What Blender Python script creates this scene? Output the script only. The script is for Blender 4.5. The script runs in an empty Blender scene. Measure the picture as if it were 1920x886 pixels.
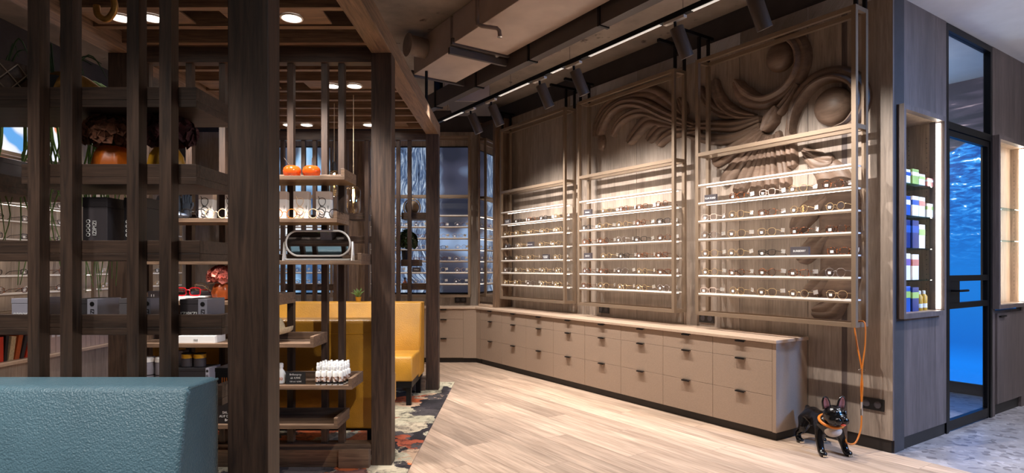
import bpy, math, random
from mathutils import Vector, Matrix
random.seed(7)
S = bpy.context.scene
C = S.collection
R = math.radians
PI = math.pi

# ------------------------------------------------------------------ camera, world, exposure
cam_d = bpy.data.cameras.new('camera'); cam = bpy.data.objects.new('camera', cam_d); C.objects.link(cam)
cam.location = (0, 0, 1.25); cam.rotation_euler = (R(90), 0, 0)
cam_d.sensor_width = 36; cam_d.lens = 1120 * 36 / 1920
cam_d.shift_x = -6 / 1920; cam_d.shift_y = 57 / 1920
cam_d.clip_start = 0.05; cam_d.clip_end = 60
S.camera = cam
S.view_settings.view_transform = 'Standard'; S.view_settings.look = 'None'
S.view_settings.gamma = 1; S.view_settings.exposure = 0.12; S.view_settings.use_curve_mapping = False
w = bpy.data.worlds.new('room_ambience'); S.world = w; w.use_nodes = True
w.node_tree.nodes['Background'].inputs[0].default_value = (1.0, .90, .84, 1)
w.node_tree.nodes['Background'].inputs[1].default_value = 0.09

# right display wall: origin at its near corner, local x runs towards the camera side, local y into the wall
OX, OY = 2.53, 4.0
dX, dY = -0.55890305, 0.82923301         # along the wall, away from the camera
nX, nY = -0.82923301, -0.55890305        # out of the wall, into the shop
ROT_W = math.atan2(-dY, -dX)
ROT_N = math.atan2(-nY, -nX)
def W(u, v, z=0): return Vector((OX + u * dX + v * nX, OY + u * dY + v * nY, z))
def N(t, p, z=0): return Vector((OX - t * nX - p * dX, OY - t * nY - p * dY, z))

WARM = (1.0, .935, .87)
def lamp(name, kind, loc, power, color=WARM, target=None, **kw):
    l = bpy.data.lights.new(name, kind); l.energy = power; l.color = color
    for k, v in kw.items(): setattr(l, k, v)
    o = bpy.data.objects.new(name, l); C.objects.link(o); o.location = loc
    if target is not None:
        o.rotation_euler = (Vector(target) - Vector(loc)).to_track_quat('-Z', 'Y').to_euler()
    return o
SPOT_U = [3.68, 3.26, 2.43, 1.95, .87, .28]
for u in SPOT_U:                                   # beams of the track spots in view
    lamp('track_spot_beam', 'SPOT', W(u, 1.02, 2.70), 132, target=W(u - .02, .2, 1.0), spot_size=R(108), spot_blend=.85, shadow_soft_size=.012)
for u in (2.9, 1.6, .4):                           # added floor beams set out from the track, without fixtures
    lamp('floor_fill_beam', 'SPOT', W(u, 1.9, 2.86), 85, target=W(u - .1, 1.75, 0), spot_size=R(74), spot_blend=.9, shadow_soft_size=.03)
for x, y in ((-1.33, 3.325), (-2.108, 3.325), (-1.318, 4.575), (-2.108, 4.575), (-2.12, 5.825), (-1.34, 5.825)):
    lamp('pergola_spot_beam', 'SPOT', (x, y - .12 if y < 4 else y, 2.60), 160 if y < 4 else 52, target=(x, y + (.35 if y < 4 else .02), .8 if y < 4 else 0), spot_size=R(95), spot_blend=.7, shadow_soft_size=.05)
for x, y in ((-2.0, 1.2), (-1.2, 1.2), (-1.7, 2.55)):
    lamp('pergola_spot_beam', 'SPOT', (x, y, 2.60), 60, target=(x, y + .3, 0), spot_size=R(80), spot_blend=.7, shadow_soft_size=.05)
for x, y in ((-3.6, 4.6), (-3.6, 6.2), (-3.0, 7.3), (-1.2, 7.2)):
    lamp('aisle_spot_beam', 'SPOT', (x, y, 2.95), 60, target=(x - .4 if y < 7 else x, y + (.0 if y < 7 else .7), .7), spot_size=R(95), spot_blend=.8, shadow_soft_size=.05)
lamp('entrance_spot_beam', 'SPOT', (-.9, .2, 3.1), 100, target=(-1.4, 1.7, .7), spot_size=R(80), spot_blend=.9, shadow_soft_size=.25)
for t, p in ((.5, 1.2), (1.8, 1.2), (1.0, 2.6)):   # corridor downlights, cooler
    lamp('corridor_spot_beam', 'SPOT', N(t, p, 3.0), 95, (.86, .9, 1.0), target=N(t, p - .1, 0), spot_size=R(140), spot_blend=.9, shadow_soft_size=.12)
lamp('corridor_spot_beam', 'SPOT', N(.25, 2.6, 2.95), 190, (.86, .9, 1.0), target=N(-1.6, 3.2, .3), spot_size=R(140), spot_blend=.9, shadow_soft_size=.1)
lamp('aisle_track_beam', 'SPOT', (.35, 1.7, 2.9), 130, target=(-1.25, 3.8, .75), spot_size=R(52), spot_blend=.7, shadow_soft_size=.03)
lamp('corridor_ceiling_fill', 'POINT', N(1.0, 2.3, 2.35), 60, (.84, .88, 1.0), shadow_soft_size=.15)  # added unseen fill for the corridor ceiling, not a pendant
lamp('blue_print_stand_in', 'SPOT', (4.9, 1.6, 2.3), 450, (.12, .4, 1.0), target=(2.6, 4.0, 1.3), spot_size=R(70), spot_blend=.9, shadow_soft_size=.3)  # added stand-in for blue light from an unseen lit sea print
lamp('print_room_lamp', 'POINT', N(1.6, -1.4, 2.5), 36, (.5, .75, 1.0), shadow_soft_size=.3)

# ------------------------------------------------------------------ materials
def lin(c):
    return tuple(((x / 255) / 12.92 if x / 255 <= .04045 else ((x / 255 + .055) / 1.055) ** 2.4) for x in c) + (1,)
class NT:
    def __init__(s, name):
        s.m = bpy.data.materials.new(name); s.m.use_nodes = True; s.t = s.m.node_tree
        s.b = s.t.nodes['Principled BSDF']
    def n(s, typ, **kw):
        o = s.t.nodes.new(typ)
        for k, v in kw.items():
            if k.startswith('i_'): o.inputs[k[2:].replace('_', ' ')].default_value = v
            else: setattr(o, k, v)
        return o
    def l(s, a, b): s.t.links.new(a, b)
    def coord(s, scale=(1, 1, 1), rnd=True, out='Object'):
        tc = s.n('ShaderNodeTexCoord'); mp = s.n('ShaderNodeMapping'); s.l(tc.outputs[out], mp.inputs[0])
        mp.inputs['Scale'].default_value = scale
        if rnd:
            oi = s.n('ShaderNodeObjectInfo'); mul = s.n('ShaderNodeMath', operation='MULTIPLY'); mul.inputs[1].default_value = 37
            s.l(oi.outputs['Random'], mul.inputs[0]); s.l(mul.outputs[0], mp.inputs['Location'])
        return mp.outputs[0]
    def noise(s, vec, scale=5, detail=4, rough=.55, dist=0):
        k = s.n('ShaderNodeTexNoise'); k.inputs['Scale'].default_value = scale; k.inputs['Detail'].default_value = detail
        k.inputs['Roughness'].default_value = rough; k.inputs['Distortion'].default_value = dist; s.l(vec, k.inputs['Vector']); return k
    def ramp(s, fac, stops):
        r = s.n('ShaderNodeValToRGB'); e = r.color_ramp.elements
        while len(e) < len(stops): e.new(.5)
        for i, (p, c) in enumerate(stops): e[i].position = p; e[i].color = c
        s.l(fac, r.inputs[0]); return r.outputs[0]
    def mix(s, a, b, fac, mode='MIX'):
        m = s.n('ShaderNodeMix', data_type='RGBA', blend_type=mode)
        for v, i in ((fac, 0), (a, 6), (b, 7)):
            if hasattr(v, 'is_output'): s.l(v, m.inputs[i])
            else: m.inputs[i].default_value = v
        return m.outputs[2]
    def bump(s, h, strength=.2, dist=.002):
        b = s.n('ShaderNodeBump'); b.inputs['Strength'].default_value = strength; b.inputs['Distance'].default_value = dist
        s.l(h, b.inputs['Height']); s.l(b.outputs[0], s.b.inputs['Normal'])
    def set(s, **kw):
        for k, v in kw.items():
            i = s.b.inputs[k.replace('_', ' ')]
            if hasattr(v, 'is_output'): s.l(v, i)
            else: i.default_value = v
        return s
M = {}
def plain(name, col, rough=.5, metal=0, var=.12, scale=9, bump=.0, spec=.5):
    k = NT(name); c = lin(col)
    ns = k.noise(k.coord(), scale, 3)
    lo = tuple(x * (1 - var) for x in c[:3]) + (1,); hi = tuple(min(1, x * (1 + var)) for x in c[:3]) + (1,)
    k.set(Base_Color=k.ramp(ns.outputs[0], [(.3, lo), (.7, hi)]), Roughness=rough, Metallic=metal)
    k.b.inputs['Specular IOR Level'].default_value = spec
    if bump: k.bump(ns.outputs[0], bump)
    M[name] = k.m; return k
def wood(name, dark, light, axis, fine=26, rough=.5, bump=.25, spread=.35, var=.35):
    k = NT(name); sc = [fine, fine, fine]; sc[axis] = fine / 16
    v = k.coord(tuple(sc)); g = k.noise(v, 2.2, 7, .62, .6)
    sc2 = [4, 4, 4]; sc2[axis] = .5
    g2 = k.noise(k.coord(tuple(sc2)), 2, 3, .5, .4)
    base = k.ramp(g.outputs[0], [(.5 - spread / 2, lin(dark)), (.5 + spread / 2, lin(light))])
    oi = k.n('ShaderNodeObjectInfo')
    mr = k.n('ShaderNodeMapRange'); mr.inputs[3].default_value = 1 - var / 2; mr.inputs[4].default_value = 1 + var / 2
    k.l(oi.outputs['Random'], mr.inputs[0])
    mr2 = k.n('ShaderNodeMapRange'); mr2.inputs[1].default_value = .3; mr2.inputs[2].default_value = .7
    mr2.inputs[3].default_value = .78; mr2.inputs[4].default_value = 1.2; k.l(g2.outputs[0], mr2.inputs[0])
    mu = k.n('ShaderNodeMath', operation='MULTIPLY'); k.l(mr.outputs[0], mu.inputs[0]); k.l(mr2.outputs[0], mu.inputs[1])
    vm = k.n('ShaderNodeVectorMath', operation='SCALE'); k.l(base, vm.inputs[0]); k.l(mu.outputs[0], vm.inputs['Scale'])
    k.set(Base_Color=vm.outputs[0], Roughness=rough); k.bump(g.outputs[0], bump, .0015)
    M[name] = k.m; return k
for a, s in enumerate('xyz'):
    wood('oak_dark_' + s, (44, 32, 26), (82, 62, 50), a, 30, .5, .35, var=.2)
    wood('oak_mid_' + s, (88, 68, 54), (140, 112, 90), a, 30, .5, .3, var=.2)
wood('veneer', (126, 112, 102), (172, 156, 142), 2, 34, .5, .1, .5, var=.12)
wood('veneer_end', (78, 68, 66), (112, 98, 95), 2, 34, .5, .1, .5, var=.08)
wood('niche_oak', (140, 118, 98), (186, 160, 134), 2, 34, .5, .1, .5, var=.05)
wood('carved', (84, 66, 55), (136, 112, 95), 0, 12, .5, .25, .6, var=.14)
wood('plank', (150, 124, 105), (212, 186, 164), 0, 17, .42, .15, .5, var=.26)
plain('floor_base', (120, 90, 70), .7)
plain('plinth_dark', (42, 37, 35), .5, .2)
plain('wall_grey', (62, 57, 58), .85)
plain('ceiling_white', (228, 226, 232), .9, var=.03)
plain('bronze', (140, 120, 101), .42, .35, .05)
plain('black_metal', (24, 23, 25), .4, .6, .05)
plain('track_white', (190, 182, 174), .4, .1, .05)
plain('duct_paint', (172, 154, 143), .6, .1, .12, 3)
plain('duct_dark', (78, 70, 68), .6, .2, .1, 3)
plain('pipe_wrap', (128, 112, 102), .75, 0, .15, 12, .2)
plain('spot_body', (96, 86, 80), .4, .5, .05)
plain('shelf_white', (236, 230, 224), .45, 0, .03)
plain('drawer_cloth', (156, 134, 116), .75, 0, .09, 160, .15)
plain('counter_top', (190, 165, 144), .35, 0, .06, 60)
plain('gold', (226, 194, 142), .28, .8, .06)
plain('gold_paint', (176, 128, 62), .42, .6, .3, 40, .5)
plain('silver', (190, 185, 182), .25, .9, .05)
plain('acetate_black', (20, 18, 19), .15, 0, .1)
plain('acetate_clear', (200, 178, 165), .15, 0, .08)
plain('acetate_red', (170, 20, 28), .2, 0, .1)
plain('acetate_cream', (226, 196, 160), .25, 0, .06)
k = NT('acetate_tortoise'); k.set(Base_Color=k.ramp(k.noise(k.coord(), 90, 3).outputs[0], [(.46, lin((38, 22, 16))), (.62, lin((168, 92, 44)))]), Roughness=.15); M['acetate_tortoise'] = k.m
plain('paper_white', (240, 238, 236), .6, 0, .02)
plain('paper_grey', (88, 83, 86), .6, 0, .05)
plain('paper_silver', (148, 146, 158), .5, 0, .06)
plain('paper_black', (34, 31, 34), .5, 0, .1)
plain('paper_charcoal', (66, 60, 64), .55, 0, .08)
plain('ink_black', (16, 14, 15), .5)
plain('ink_white', (245, 244, 242), .5)
plain('ink_orange', (224, 120, 50), .5)
plain('glazed_orange', (206, 78, 24), .16, 0, .25, 14)
plain('glazed_terracotta', (190, 92, 44), .3, 0, .2, 14)
plain('glazed_pumpkin', (216, 110, 30), .35, 0, .2, 14)
plain('glazed_yellow', (206, 150, 40), .35, 0, .2, 14)
plain('dry_brown', (120, 76, 54), .8, 0, .5, 60)
plain('dry_wine', (70, 28, 30), .8, 0, .5, 60)
plain('petal_pink', (214, 122, 106), .75, 0, .4, 60)
plain('leaf_green', (112, 142, 76), .5, 0, .4, 25)
plain('leaf_dark', (44, 66, 34), .55, 0, .4, 25)
plain('wicker', (66, 46, 32), .6, 0, .3, 60, .4)
plain('straw', (206, 184, 146), .8, 0, .2, 90, .5)
plain('ceramic_blue', (92, 104, 122), .35, 0, .25, 9)
plain('plastic_white', (238, 236, 232), .4, 0, .03)
plain('pot_dark', (40, 38, 38), .5)
plain('chalk_black', (46, 46, 48), .8)
plain('dog_gloss', (16, 14, 15), .16, 0, .1)
plain('dog_chest', (196, 182, 168), .4, 0, .2, 30)
plain('dog_ear', (150, 90, 84), .45, 0, .15)
plain('dog_tongue', (226, 82, 52), .3)
plain('leash_orange', (206, 116, 30), .45, 0, .12)
plain('chrome', (210, 208, 206), .12, 1, .02)
plain('socket_black', (26, 24, 24), .35)
plain('rust_red', (214, 60, 34), .5)
def leather(name, col, scale, strength, rough=.38):
    k = NT(name); v = k.coord()
    vo = k.n('ShaderNodeTexVoronoi', feature='SMOOTH_F1'); vo.inputs['Scale'].default_value = scale; k.l(v, vo.inputs['Vector'])
    ns = k.noise(v, 4, 4); c = lin(col)
    k.set(Base_Color=k.ramp(ns.outputs[0], [(.3, tuple(x * .82 for x in c[:3]) + (1,)), (.7, tuple(min(1, x * 1.14) for x in c[:3]) + (1,))]), Roughness=rough)
    mm = k.n('ShaderNodeMath', operation='ADD'); k.l(vo.outputs['Distance'], mm.inputs[0]); k.l(k.noise(v, scale * .6, 4).outputs[0], mm.inputs[1])
    k.bump(mm.outputs[0], strength, .004); M[name] = k.m
leather('leather_blue', (98, 132, 148), 210, .55)
leather('leather_yellow', (196, 140, 44), 160, .3)
# rough concrete slab
k = NT('concrete'); v = k.coord()
a = k.ramp(k.noise(v, 1.3, 8, .65).outputs[0], [(.3, lin((104, 94, 86))), (.7, lin((158, 143, 131)))])
b = k.ramp(k.noise(v, 7, 3, .5).outputs[0], [(.27, (.25, .22, .2, 1)), (.34, (1, 1, 1, 1))])
k.set(Base_Color=k.mix(a, b, 1.0, 'MULTIPLY'), Roughness=.9); M['concrete'] = k.m
# terrazzo-like stone floor
k = NT('terrazzo'); v = k.coord()
vo = k.n('ShaderNodeTexVoronoi'); vo.inputs['Scale'].default_value = 26; k.l(v, vo.inputs['Vector'])
a = k.ramp(k.noise(v, 3, 6).outputs[0], [(.3, lin((128, 124, 128))), (.7, lin((176, 171, 174)))])
sp = k.n('ShaderNodeSeparateColor'); k.l(vo.outputs['Color'], sp.inputs[0])
b = k.ramp(sp.outputs[0], [(.0, (.35, .34, .36, 1)), (.16, (.62, .6, .62, 1)), (.2, (1, 1, 1, 1)), (.84, (1, 1, 1, 1)), (.9, (1.3, 1.3, 1.32, 1))])
k.set(Base_Color=k.mix(a, b, .75, 'MULTIPLY'), Roughness=.35); M['terrazzo'] = k.m
# painterly flower carpet
k = NT('carpet_flowers'); v = k.coord(rnd=False)
wob = k.noise(v, 4, 5, .6)
vm = k.n('ShaderNodeVectorMath', operation='MULTIPLY_ADD'); k.l(wob.outputs['Color'], vm.inputs[0]); vm.inputs[1].default_value = (.5, .5, .5); k.l(v, vm.inputs[2])
vo = k.n('ShaderNodeTexVoronoi'); vo.inputs['Scale'].default_value = 4.2; k.l(vm.outputs[0], vo.inputs['Vector'])
sp = k.n('ShaderNodeSeparateColor'); k.l(vo.outputs['Color'], sp.inputs[0])
a = k.ramp(sp.outputs[0], [(0, lin((30, 26, 32))), (.26, lin((50, 42, 48))), (.34, lin((176, 168, 142))), (.62, lin((206, 196, 170))), (.68, lin((206, 112, 56))), (.80, lin((190, 84, 44))), (.86, lin((92, 84, 84))), (1, lin((46, 40, 44)))])
b = k.ramp(k.noise(vm.outputs[0], 9, 6, .65).outputs[0], [(.36, (.12, .11, .13, 1)), (.52, (1, 1, 1, 1))])
k.set(Base_Color=k.mix(a, b, .9, 'MULTIPLY'), Roughness=.95); k.bump(k.noise(v, 400, 2).outputs[0], .3, .003); M['carpet_flowers'] = k.m
# glass and mirror
def glassy(name, tint=(1, 1, 1, 1), mixf=.12, graze=.5):
    k = NT(name); out = k.t.nodes['Material Output']
    tr = k.n('ShaderNodeBsdfTransparent'); tr.inputs[0].default_value = tint
    gl = k.n('ShaderNodeBsdfGlossy'); gl.inputs['Roughness'].default_value = .02
    lw = k.n('ShaderNodeLayerWeight'); lw.inputs[0].default_value = .5
    pw = k.n('ShaderNodeMath', operation='POWER'); pw.inputs[1].default_value = 4; k.l(lw.outputs['Facing'], pw.inputs[0])
    mx = k.n('ShaderNodeMixShader'); ad = k.n('ShaderNodeMath', operation='MULTIPLY_ADD'); ad.inputs[1].default_value = graze; ad.inputs[2].default_value = mixf * .4
    k.l(pw.outputs[0], ad.inputs[0]); k.l(ad.outputs[0], mx.inputs[0]); k.l(tr.outputs[0], mx.inputs[1]); k.l(gl.outputs[0], mx.inputs[2])
    k.l(mx.outputs[0], out.inputs[0]); M[name] = k.m
glassy('glass_clear', mixf=.06, graze=.2); glassy('glass_shelf', (.72, .86, .9, 1), .1); glassy('glass_amber', (.95, .86, .74, 1), .35, .9)
glassy('lens', (.9, .88, .9, 1), .14)
k = NT('mirror'); k.set(Base_Color=(.9, .9, .9, 1), Metallic=1.0, Roughness=.02); M['mirror'] = k.m
def glow(name, col, st):
    k = NT(name); k.set(Base_Color=(.9, .9, .9, 1), Emission_Color=col, Emission_Strength=st); M[name] = k.m
glow('led_shelf', (1, .88, .76, 1), 5); glow('led_niche', (1, .88, .74, 1), 18); glow('lamp_face', (1, .93, .84, 1), 14); glow('filament', (1, .62, .22, 1), 40)
glow('led_track', (1, .9, .8, 1), .45)
# backlit prints, and a sea print given its own glow
def printed(name, build, st):
    k = NT(name); col = build(k); k.set(Base_Color=(0.02, .02, .02, 1), Emission_Color=col, Emission_Strength=st, Roughness=.4); M[name] = k.m
def fur(k):
    v = k.coord((1, 1, 1), False); big = k.noise(v, 1.7, 2, .5, .3)
    vm = k.n('ShaderNodeVectorMath', operation='MULTIPLY_ADD'); k.l(big.outputs['Color'], vm.inputs[0]); vm.inputs[1].default_value = (.6, 0, .6); k.l(v, vm.inputs[2])
    mp = k.n('ShaderNodeMapping'); mp.inputs['Scale'].default_value = (34, 1, 4.5); mp.inputs['Rotation'].default_value = (0, R(30), 0); k.l(vm.outputs[0], mp.inputs[0])
    st = k.noise(mp.outputs[0], 1, 7, .7, 1.1)
    a = k.ramp(st.outputs[0], [(.36, lin((30, 38, 58))), (.5, lin((88, 112, 150))), (.64, lin((214, 230, 246)))])
    # the print's right half fades to a dark blurred cheek with a pale rim
    sx = k.n('ShaderNodeSeparateXYZ'); k.l(v, sx.inputs[0])
    soft = k.ramp(k.noise(v, 1.6, 1, .4).outputs[0], [(.4, lin((40, 44, 60))), (.5, lin((70, 72, 92))), (.62, lin((150, 176, 214)))])
    mr = k.n('ShaderNodeMapRange'); mr.inputs[1].default_value = .72; mr.inputs[2].default_value = .95; k.l(sx.outputs[0], mr.inputs[0])
    return k.mix(a, soft, mr.outputs[0])
def sky(k):
    v = k.coord((1, 1, 1), False)
    a = k.ramp(k.noise(v, 1.5, 4, .5, .4).outputs[0], [(.36, lin((56, 92, 136))), (.5, lin((150, 196, 236))), (.64, lin((238, 242, 248)))])
    b = k.ramp(k.noise(v, .9, 2).outputs[0], [(.6, (0, 0, 0, 1)), (.64, (1, 1, 1, 1))])
    return k.mix(a, lin((70, 78, 96)), b)
def fashion(k):
    v = k.coord((1, 1, 1), False)
    return k.ramp(k.noise(v, 2.2, 2, .5, .3).outputs[0], [(.34, lin((196, 70, 30))), (.42, lin((236, 150, 110))), (.46, lin((240, 240, 246))), (.56, lin((220, 226, 240))), (.6, lin((96, 160, 222)))])
def ocean(k):
    v = k.coord((1, 1, 1), False); sx = k.n('ShaderNodeSeparateXYZ'); k.l(v, sx.inputs[0])
    mp = k.n('ShaderNodeMapping'); mp.inputs['Scale'].default_value = (3.2, 1, 11); mp.inputs['Rotation'].default_value = (0, R(-8), 0); k.l(v, mp.inputs[0])
    wv = k.noise(mp.outputs[0], 2.4, 6, .62, .6)
    deep = k.ramp(sx.outputs[2], [(.0, lin((0, 96, 190))), (.3, lin((0, 104, 200))), (.5, lin((0, 84, 168))), (1, lin((6, 96, 176)))])
    mz = k.n('ShaderNodeMapRange'); mz.inputs[1].default_value = 1.2; mz.inputs[2].default_value = 2.1; k.l(sx.outputs[2], mz.inputs[0])
    foam = k.ramp(wv.outputs[0], [(.42, lin((0, 58, 132))), (.54, lin((14, 104, 186))), (.63, lin((60, 150, 220))), (.66, lin((240, 248, 252)))])
    sea = k.mix(deep, foam, mz.outputs[0])
    # dark fluke lifting out of the sea: a slanting edge
    ad = k.n('ShaderNodeMath', operation='MULTIPLY_ADD'); k.l(sx.outputs[0], ad.inputs[0]); ad.inputs[1].default_value = -.508; k.l(sx.outputs[2], ad.inputs[2])
    edge = k.ramp(ad.outputs[0], [(0, (0, 0, 0, 1)), (1, (1, 1, 1, 1))])
    mr = k.n('ShaderNodeMapRange'); mr.inputs[1].default_value = 1.235; mr.inputs[2].default_value = 1.255; k.l(ad.outputs[0], mr.inputs[0])
    mp2 = k.n('ShaderNodeMapping'); mp2.inputs['Scale'].default_value = (1.2, 1, 7); mp2.inputs['Rotation'].default_value = (0, R(28), 0); k.l(v, mp2.inputs[0])
    skin = k.ramp(k.noise(mp2.outputs[0], 1.5, 5, .6, .3).outputs[0], [(.45, lin((30, 27, 38))), (.6, lin((58, 52, 66))), (.68, lin((170, 150, 158)))])
    return k.mix(sea, skin, mr.outputs[0])
printed('print_fur', fur, .85); printed('print_sky', sky, 1.0); printed('print_fashion', fashion, 1.1); printed('print_ocean', ocean, 1.7)

# ------------------------------------------------------------------ mesh helpers
class MB:
    def __init__(s): s.v = []; s.f = []; s.smooth = False
    def box(s, x0, x1, y0, y1, z0, z1):
        b = len(s.v); s.v += [(x, y, z) for z in (z0, z1) for y in (y0, y1) for x in (x0, x1)]
        s.f += [tuple(b + i for i in q) for q in ((0, 2, 3, 1), (4, 5, 7, 6), (0, 1, 5, 4), (2, 6, 7, 3), (0, 4, 6, 2), (1, 3, 7, 5))]; return s
    def prism(s, poly, z0, z1):
        b = len(s.v); n = len(poly); s.v += [(x, y, z0) for x, y in poly] + [(x, y, z1) for x, y in poly]
        s.f += [tuple(b + i for i in range(n))[::-1], tuple(b + n + i for i in range(n))]
        s.f += [(b + i, b + (i + 1) % n, b + n + (i + 1) % n, b + n + i) for i in range(n)]; return s
    def extr(s, poly, x0, x1):                  # polygon in y,z pushed along x
        b = len(s.v); n = len(poly); s.v += [(x0, y, z) for y, z in poly] + [(x1, y, z) for y, z in poly]
        s.f += [tuple(b + i for i in range(n))[::-1], tuple(b + n + i for i in range(n))]
        s.f += [(b + i, b + (i + 1) % n, b + n + (i + 1) % n, b + n + i) for i in range(n)]; return s
    def tube(s, pts, r, seg=8, closed=False, cap=True):
        s.smooth = True; pts = [Vector(p) for p in pts]; n = len(pts); rr = r if isinstance(r, (list, tuple)) else [r] * n
        b0 = len(s.v); up = None
        for i, p in enumerate(pts):
            if closed: t = pts[(i + 1) % n] - pts[i - 1]
            else: t = pts[min(i + 1, n - 1)] - pts[max(i - 1, 0)]
            t.normalize()
            if up is None:
                up = Vector((0, 0, 1)) if abs(t.z) < .9 else Vector((0, 1, 0))
            a = t.cross(up); 
            if a.length < 1e-6: a = t.orthogonal()
            a.normalize(); up = a.cross(t)
            for j in range(seg):
                q = 2 * PI * j / seg; c = p + (a * math.cos(q) + up * math.sin(q)) * rr[i]; s.v.append(tuple(c))
        m = n if closed else n - 1
        for i in range(m):
            for j in range(seg):
                i2 = (i + 1) % n
                s.f.append((b0 + i * seg + j, b0 + i * seg + (j + 1) % seg, b0 + i2 * seg + (j + 1) % seg, b0 + i2 * seg + j))
        if cap and not closed:
            s.f.append(tuple(b0 + j for j in range(seg))[::-1]); s.f.append(tuple(b0 + (n - 1) * seg + j for j in range(seg)))
        return s
    def lathe(s, prof, cx=0, cy=0, seg=20, sx=1, sy=1, rip=0, nr=0):
        s.smooth = True; b = len(s.v); n = len(prof)
        for r, z in prof:
            for j in range(seg):
                q = 2 * PI * j / seg; k = 1 + rip * math.cos(nr * q)
                s.v.append((cx + r * k * math.cos(q) * sx, cy + r * k * math.sin(q) * sy, z))
        for i in range(n - 1):
            for j in range(seg):
                s.f.append((b + i * seg + j, b + i * seg + (j + 1) % seg, b + (i + 1) * seg + (j + 1) % seg, b + (i + 1) * seg + j))
        s.f.append(tuple(b + j for j in range(seg))[::-1]); s.f.append(tuple(b + (n - 1) * seg + j for j in range(seg)))
        return s
    def ball(s, c, r, seg=16, rings=10, sx=1, sy=1, sz=1):
        prof = [(max(1e-4, r * math.sin(PI * i / rings)), -r * math.cos(PI * i / rings)) for i in range(rings + 1)]
        b = len(s.v); s.lathe(prof, 0, 0, seg, sx, sy)
        s.v[b:] = [(x + c[0], y + c[1], z * sz + c[2]) for x, y, z in s.v[b:]]; return s
    def xf(s, m):
        s.v = [tuple(m @ Vector(p)) for p in s.v]; return s
    def mesh(s, name):
        me = bpy.data.meshes.new(name); me.from_pydata(s.v, [], s.f); me.update()
        if s.smooth:
            for p in me.polygons: p.use_smooth = True
            me.set_sharp_from_angle(angle=R(40))
        return me
def obj(name, mb, mat, parent=None, loc=None, rot=None, bevel=0, seg=2):
    me = mb if isinstance(mb, bpy.types.Mesh) else mb.mesh(name)
    o = bpy.data.objects.new(name, me); C.objects.link(o)
    if not me.materials: me.materials.append(M[mat] if isinstance(mat, str) else mat)
    if parent is not None: o.parent = parent
    if loc is not None: o.location = loc
    if rot is not None: o.rotation_euler = rot
    if bevel:
        b = o.modifiers.new('bevel', 'BEVEL'); b.width = bevel; b.segments = seg; b.limit_method = 'ANGLE'; b.angle_limit = R(40)
        if seg > 2:
            for p in me.polygons: p.use_smooth = True
            me.set_sharp_from_angle(angle=R(60))
    return o
def tag(o, label, cat, group=None):
    o['label'] = label; o['category'] = cat
    if group: o['group'] = group
    return o
def thing(name, label, cat, loc=(0, 0, 0), rotz=0, group=None):
    o = bpy.data.objects.new(name, None); C.objects.link(o); o.empty_display_size = .05
    o.location = loc; o.rotation_euler = (0, 0, rotz); return tag(o, label, cat, group)
def struct(name, mb=None, mat=None, parent=None, loc=None, rot=None):
    if mb is None:
        o = bpy.data.objects.new(name, None); C.objects.link(o)
        if loc is not None: o.location = loc
        if rot is not None: o.rotation_euler = rot
    else: o = obj(name, mb, mat, parent, loc, rot)
    o['kind'] = 'structure'; return o
def share(name, me, parent, loc=None, rot=None):
    o = bpy.data.objects.new(name, me); C.objects.link(o); o.parent = parent
    if loc is not None: o.location = loc
    if rot is not None: o.rotation_euler = rot
    return o
def copy_tree(o, parent=None):
    c = o.copy(); C.objects.link(c); c.parent = parent
    for ch in list(o.children): copy_tree(ch, c)
    return c
_txt = {}
def text(name, s, size, parent, loc, rot, mat, align='CENTER'):
    cu = bpy.data.curves.new('lettering', 'FONT'); cu.body = s; cu.size = size; cu.extrude = .0003; cu.align_x = align; cu.align_y = 'CENTER'
    cu.resolution_u = 2
    t = bpy.data.objects.new('lettering', cu); C.objects.link(t)
    me = bpy.data.meshes.new_from_object(t.evaluated_get(bpy.context.evaluated_depsgraph_get()))
    bpy.data.objects.remove(t); bpy.data.curves.remove(cu)
    return obj(name, me, mat, parent, loc, rot)
FRONT = (R(90), 0, 0)                            # lettering that reads from -y
VERT = (R(90), R(-90), 0)                        # the same turned to read upwards
def spline(pts, n=6, closed=False):
    pts = [Vector(p) for p in pts]; out = []; m = len(pts)
    for i in range(m if closed else m - 1):
        g = lambda j: pts[j % m] if closed else pts[max(0, min(m - 1, j))]
        p0, p1, p2, p3 = g(i - 1), g(i), g(i + 1), g(i + 2)
        for k in range(n):
            t = k / n
            out.append(.5 * ((2 * p1) + (p2 - p0) * t + (2 * p0 - 5 * p1 + 4 * p2 - p3) * t * t + (3 * p1 - p0 - 3 * p2 + p3) * t ** 3))
    if not closed: out.append(pts[-1])
    return out
ORD = ['first', 'second', 'third', 'fourth', 'fifth', 'sixth', 'seventh', 'eighth', 'ninth', 'tenth', 'eleventh', 'twelfth']

# ================================================================== THE SETTING
# floors
fl = struct('floor', MB().prism([(-6, -2), (OX - .0 + 6.03 * -dX, OY + 6.03 * -dY), (OX, OY), (W(6.2, 0).x, W(6.2, 0).y), (-6, 9.2)], -.06, -.012), 'floor_base')
pl_me = []
PLW, PLL = .19, 1.85
for L in (PLL,):
    pl_me.append(MB().box(-L / 2 + .0008, L / 2 - .0008, -PLW / 2 + .0007, PLW / 2 - .0007, -.012, 0).mesh('plank'))
pl_me[0].materials.append(M['plank'])
off = 0
for r in range(0, 26):
    off = (off + .73 + random.uniform(-.1, .1)) % PLL
    for q in range(-3, 4):
        u = q * PLL + off; v = (r + .5) * PLW
        a, b = W(u - PLL / 2, v), W(u + PLL / 2, v)
        if max(a.x, b.x) < -1.0 or max(a.y, b.y) < 2.2 or min(a.y, b.y) > 8.0 or (u + PLL / 2 < -2.4): continue
        o = share('plank', pl_me[0], fl, W(u, v, 0), (0, 0, ROT_W))
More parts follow.
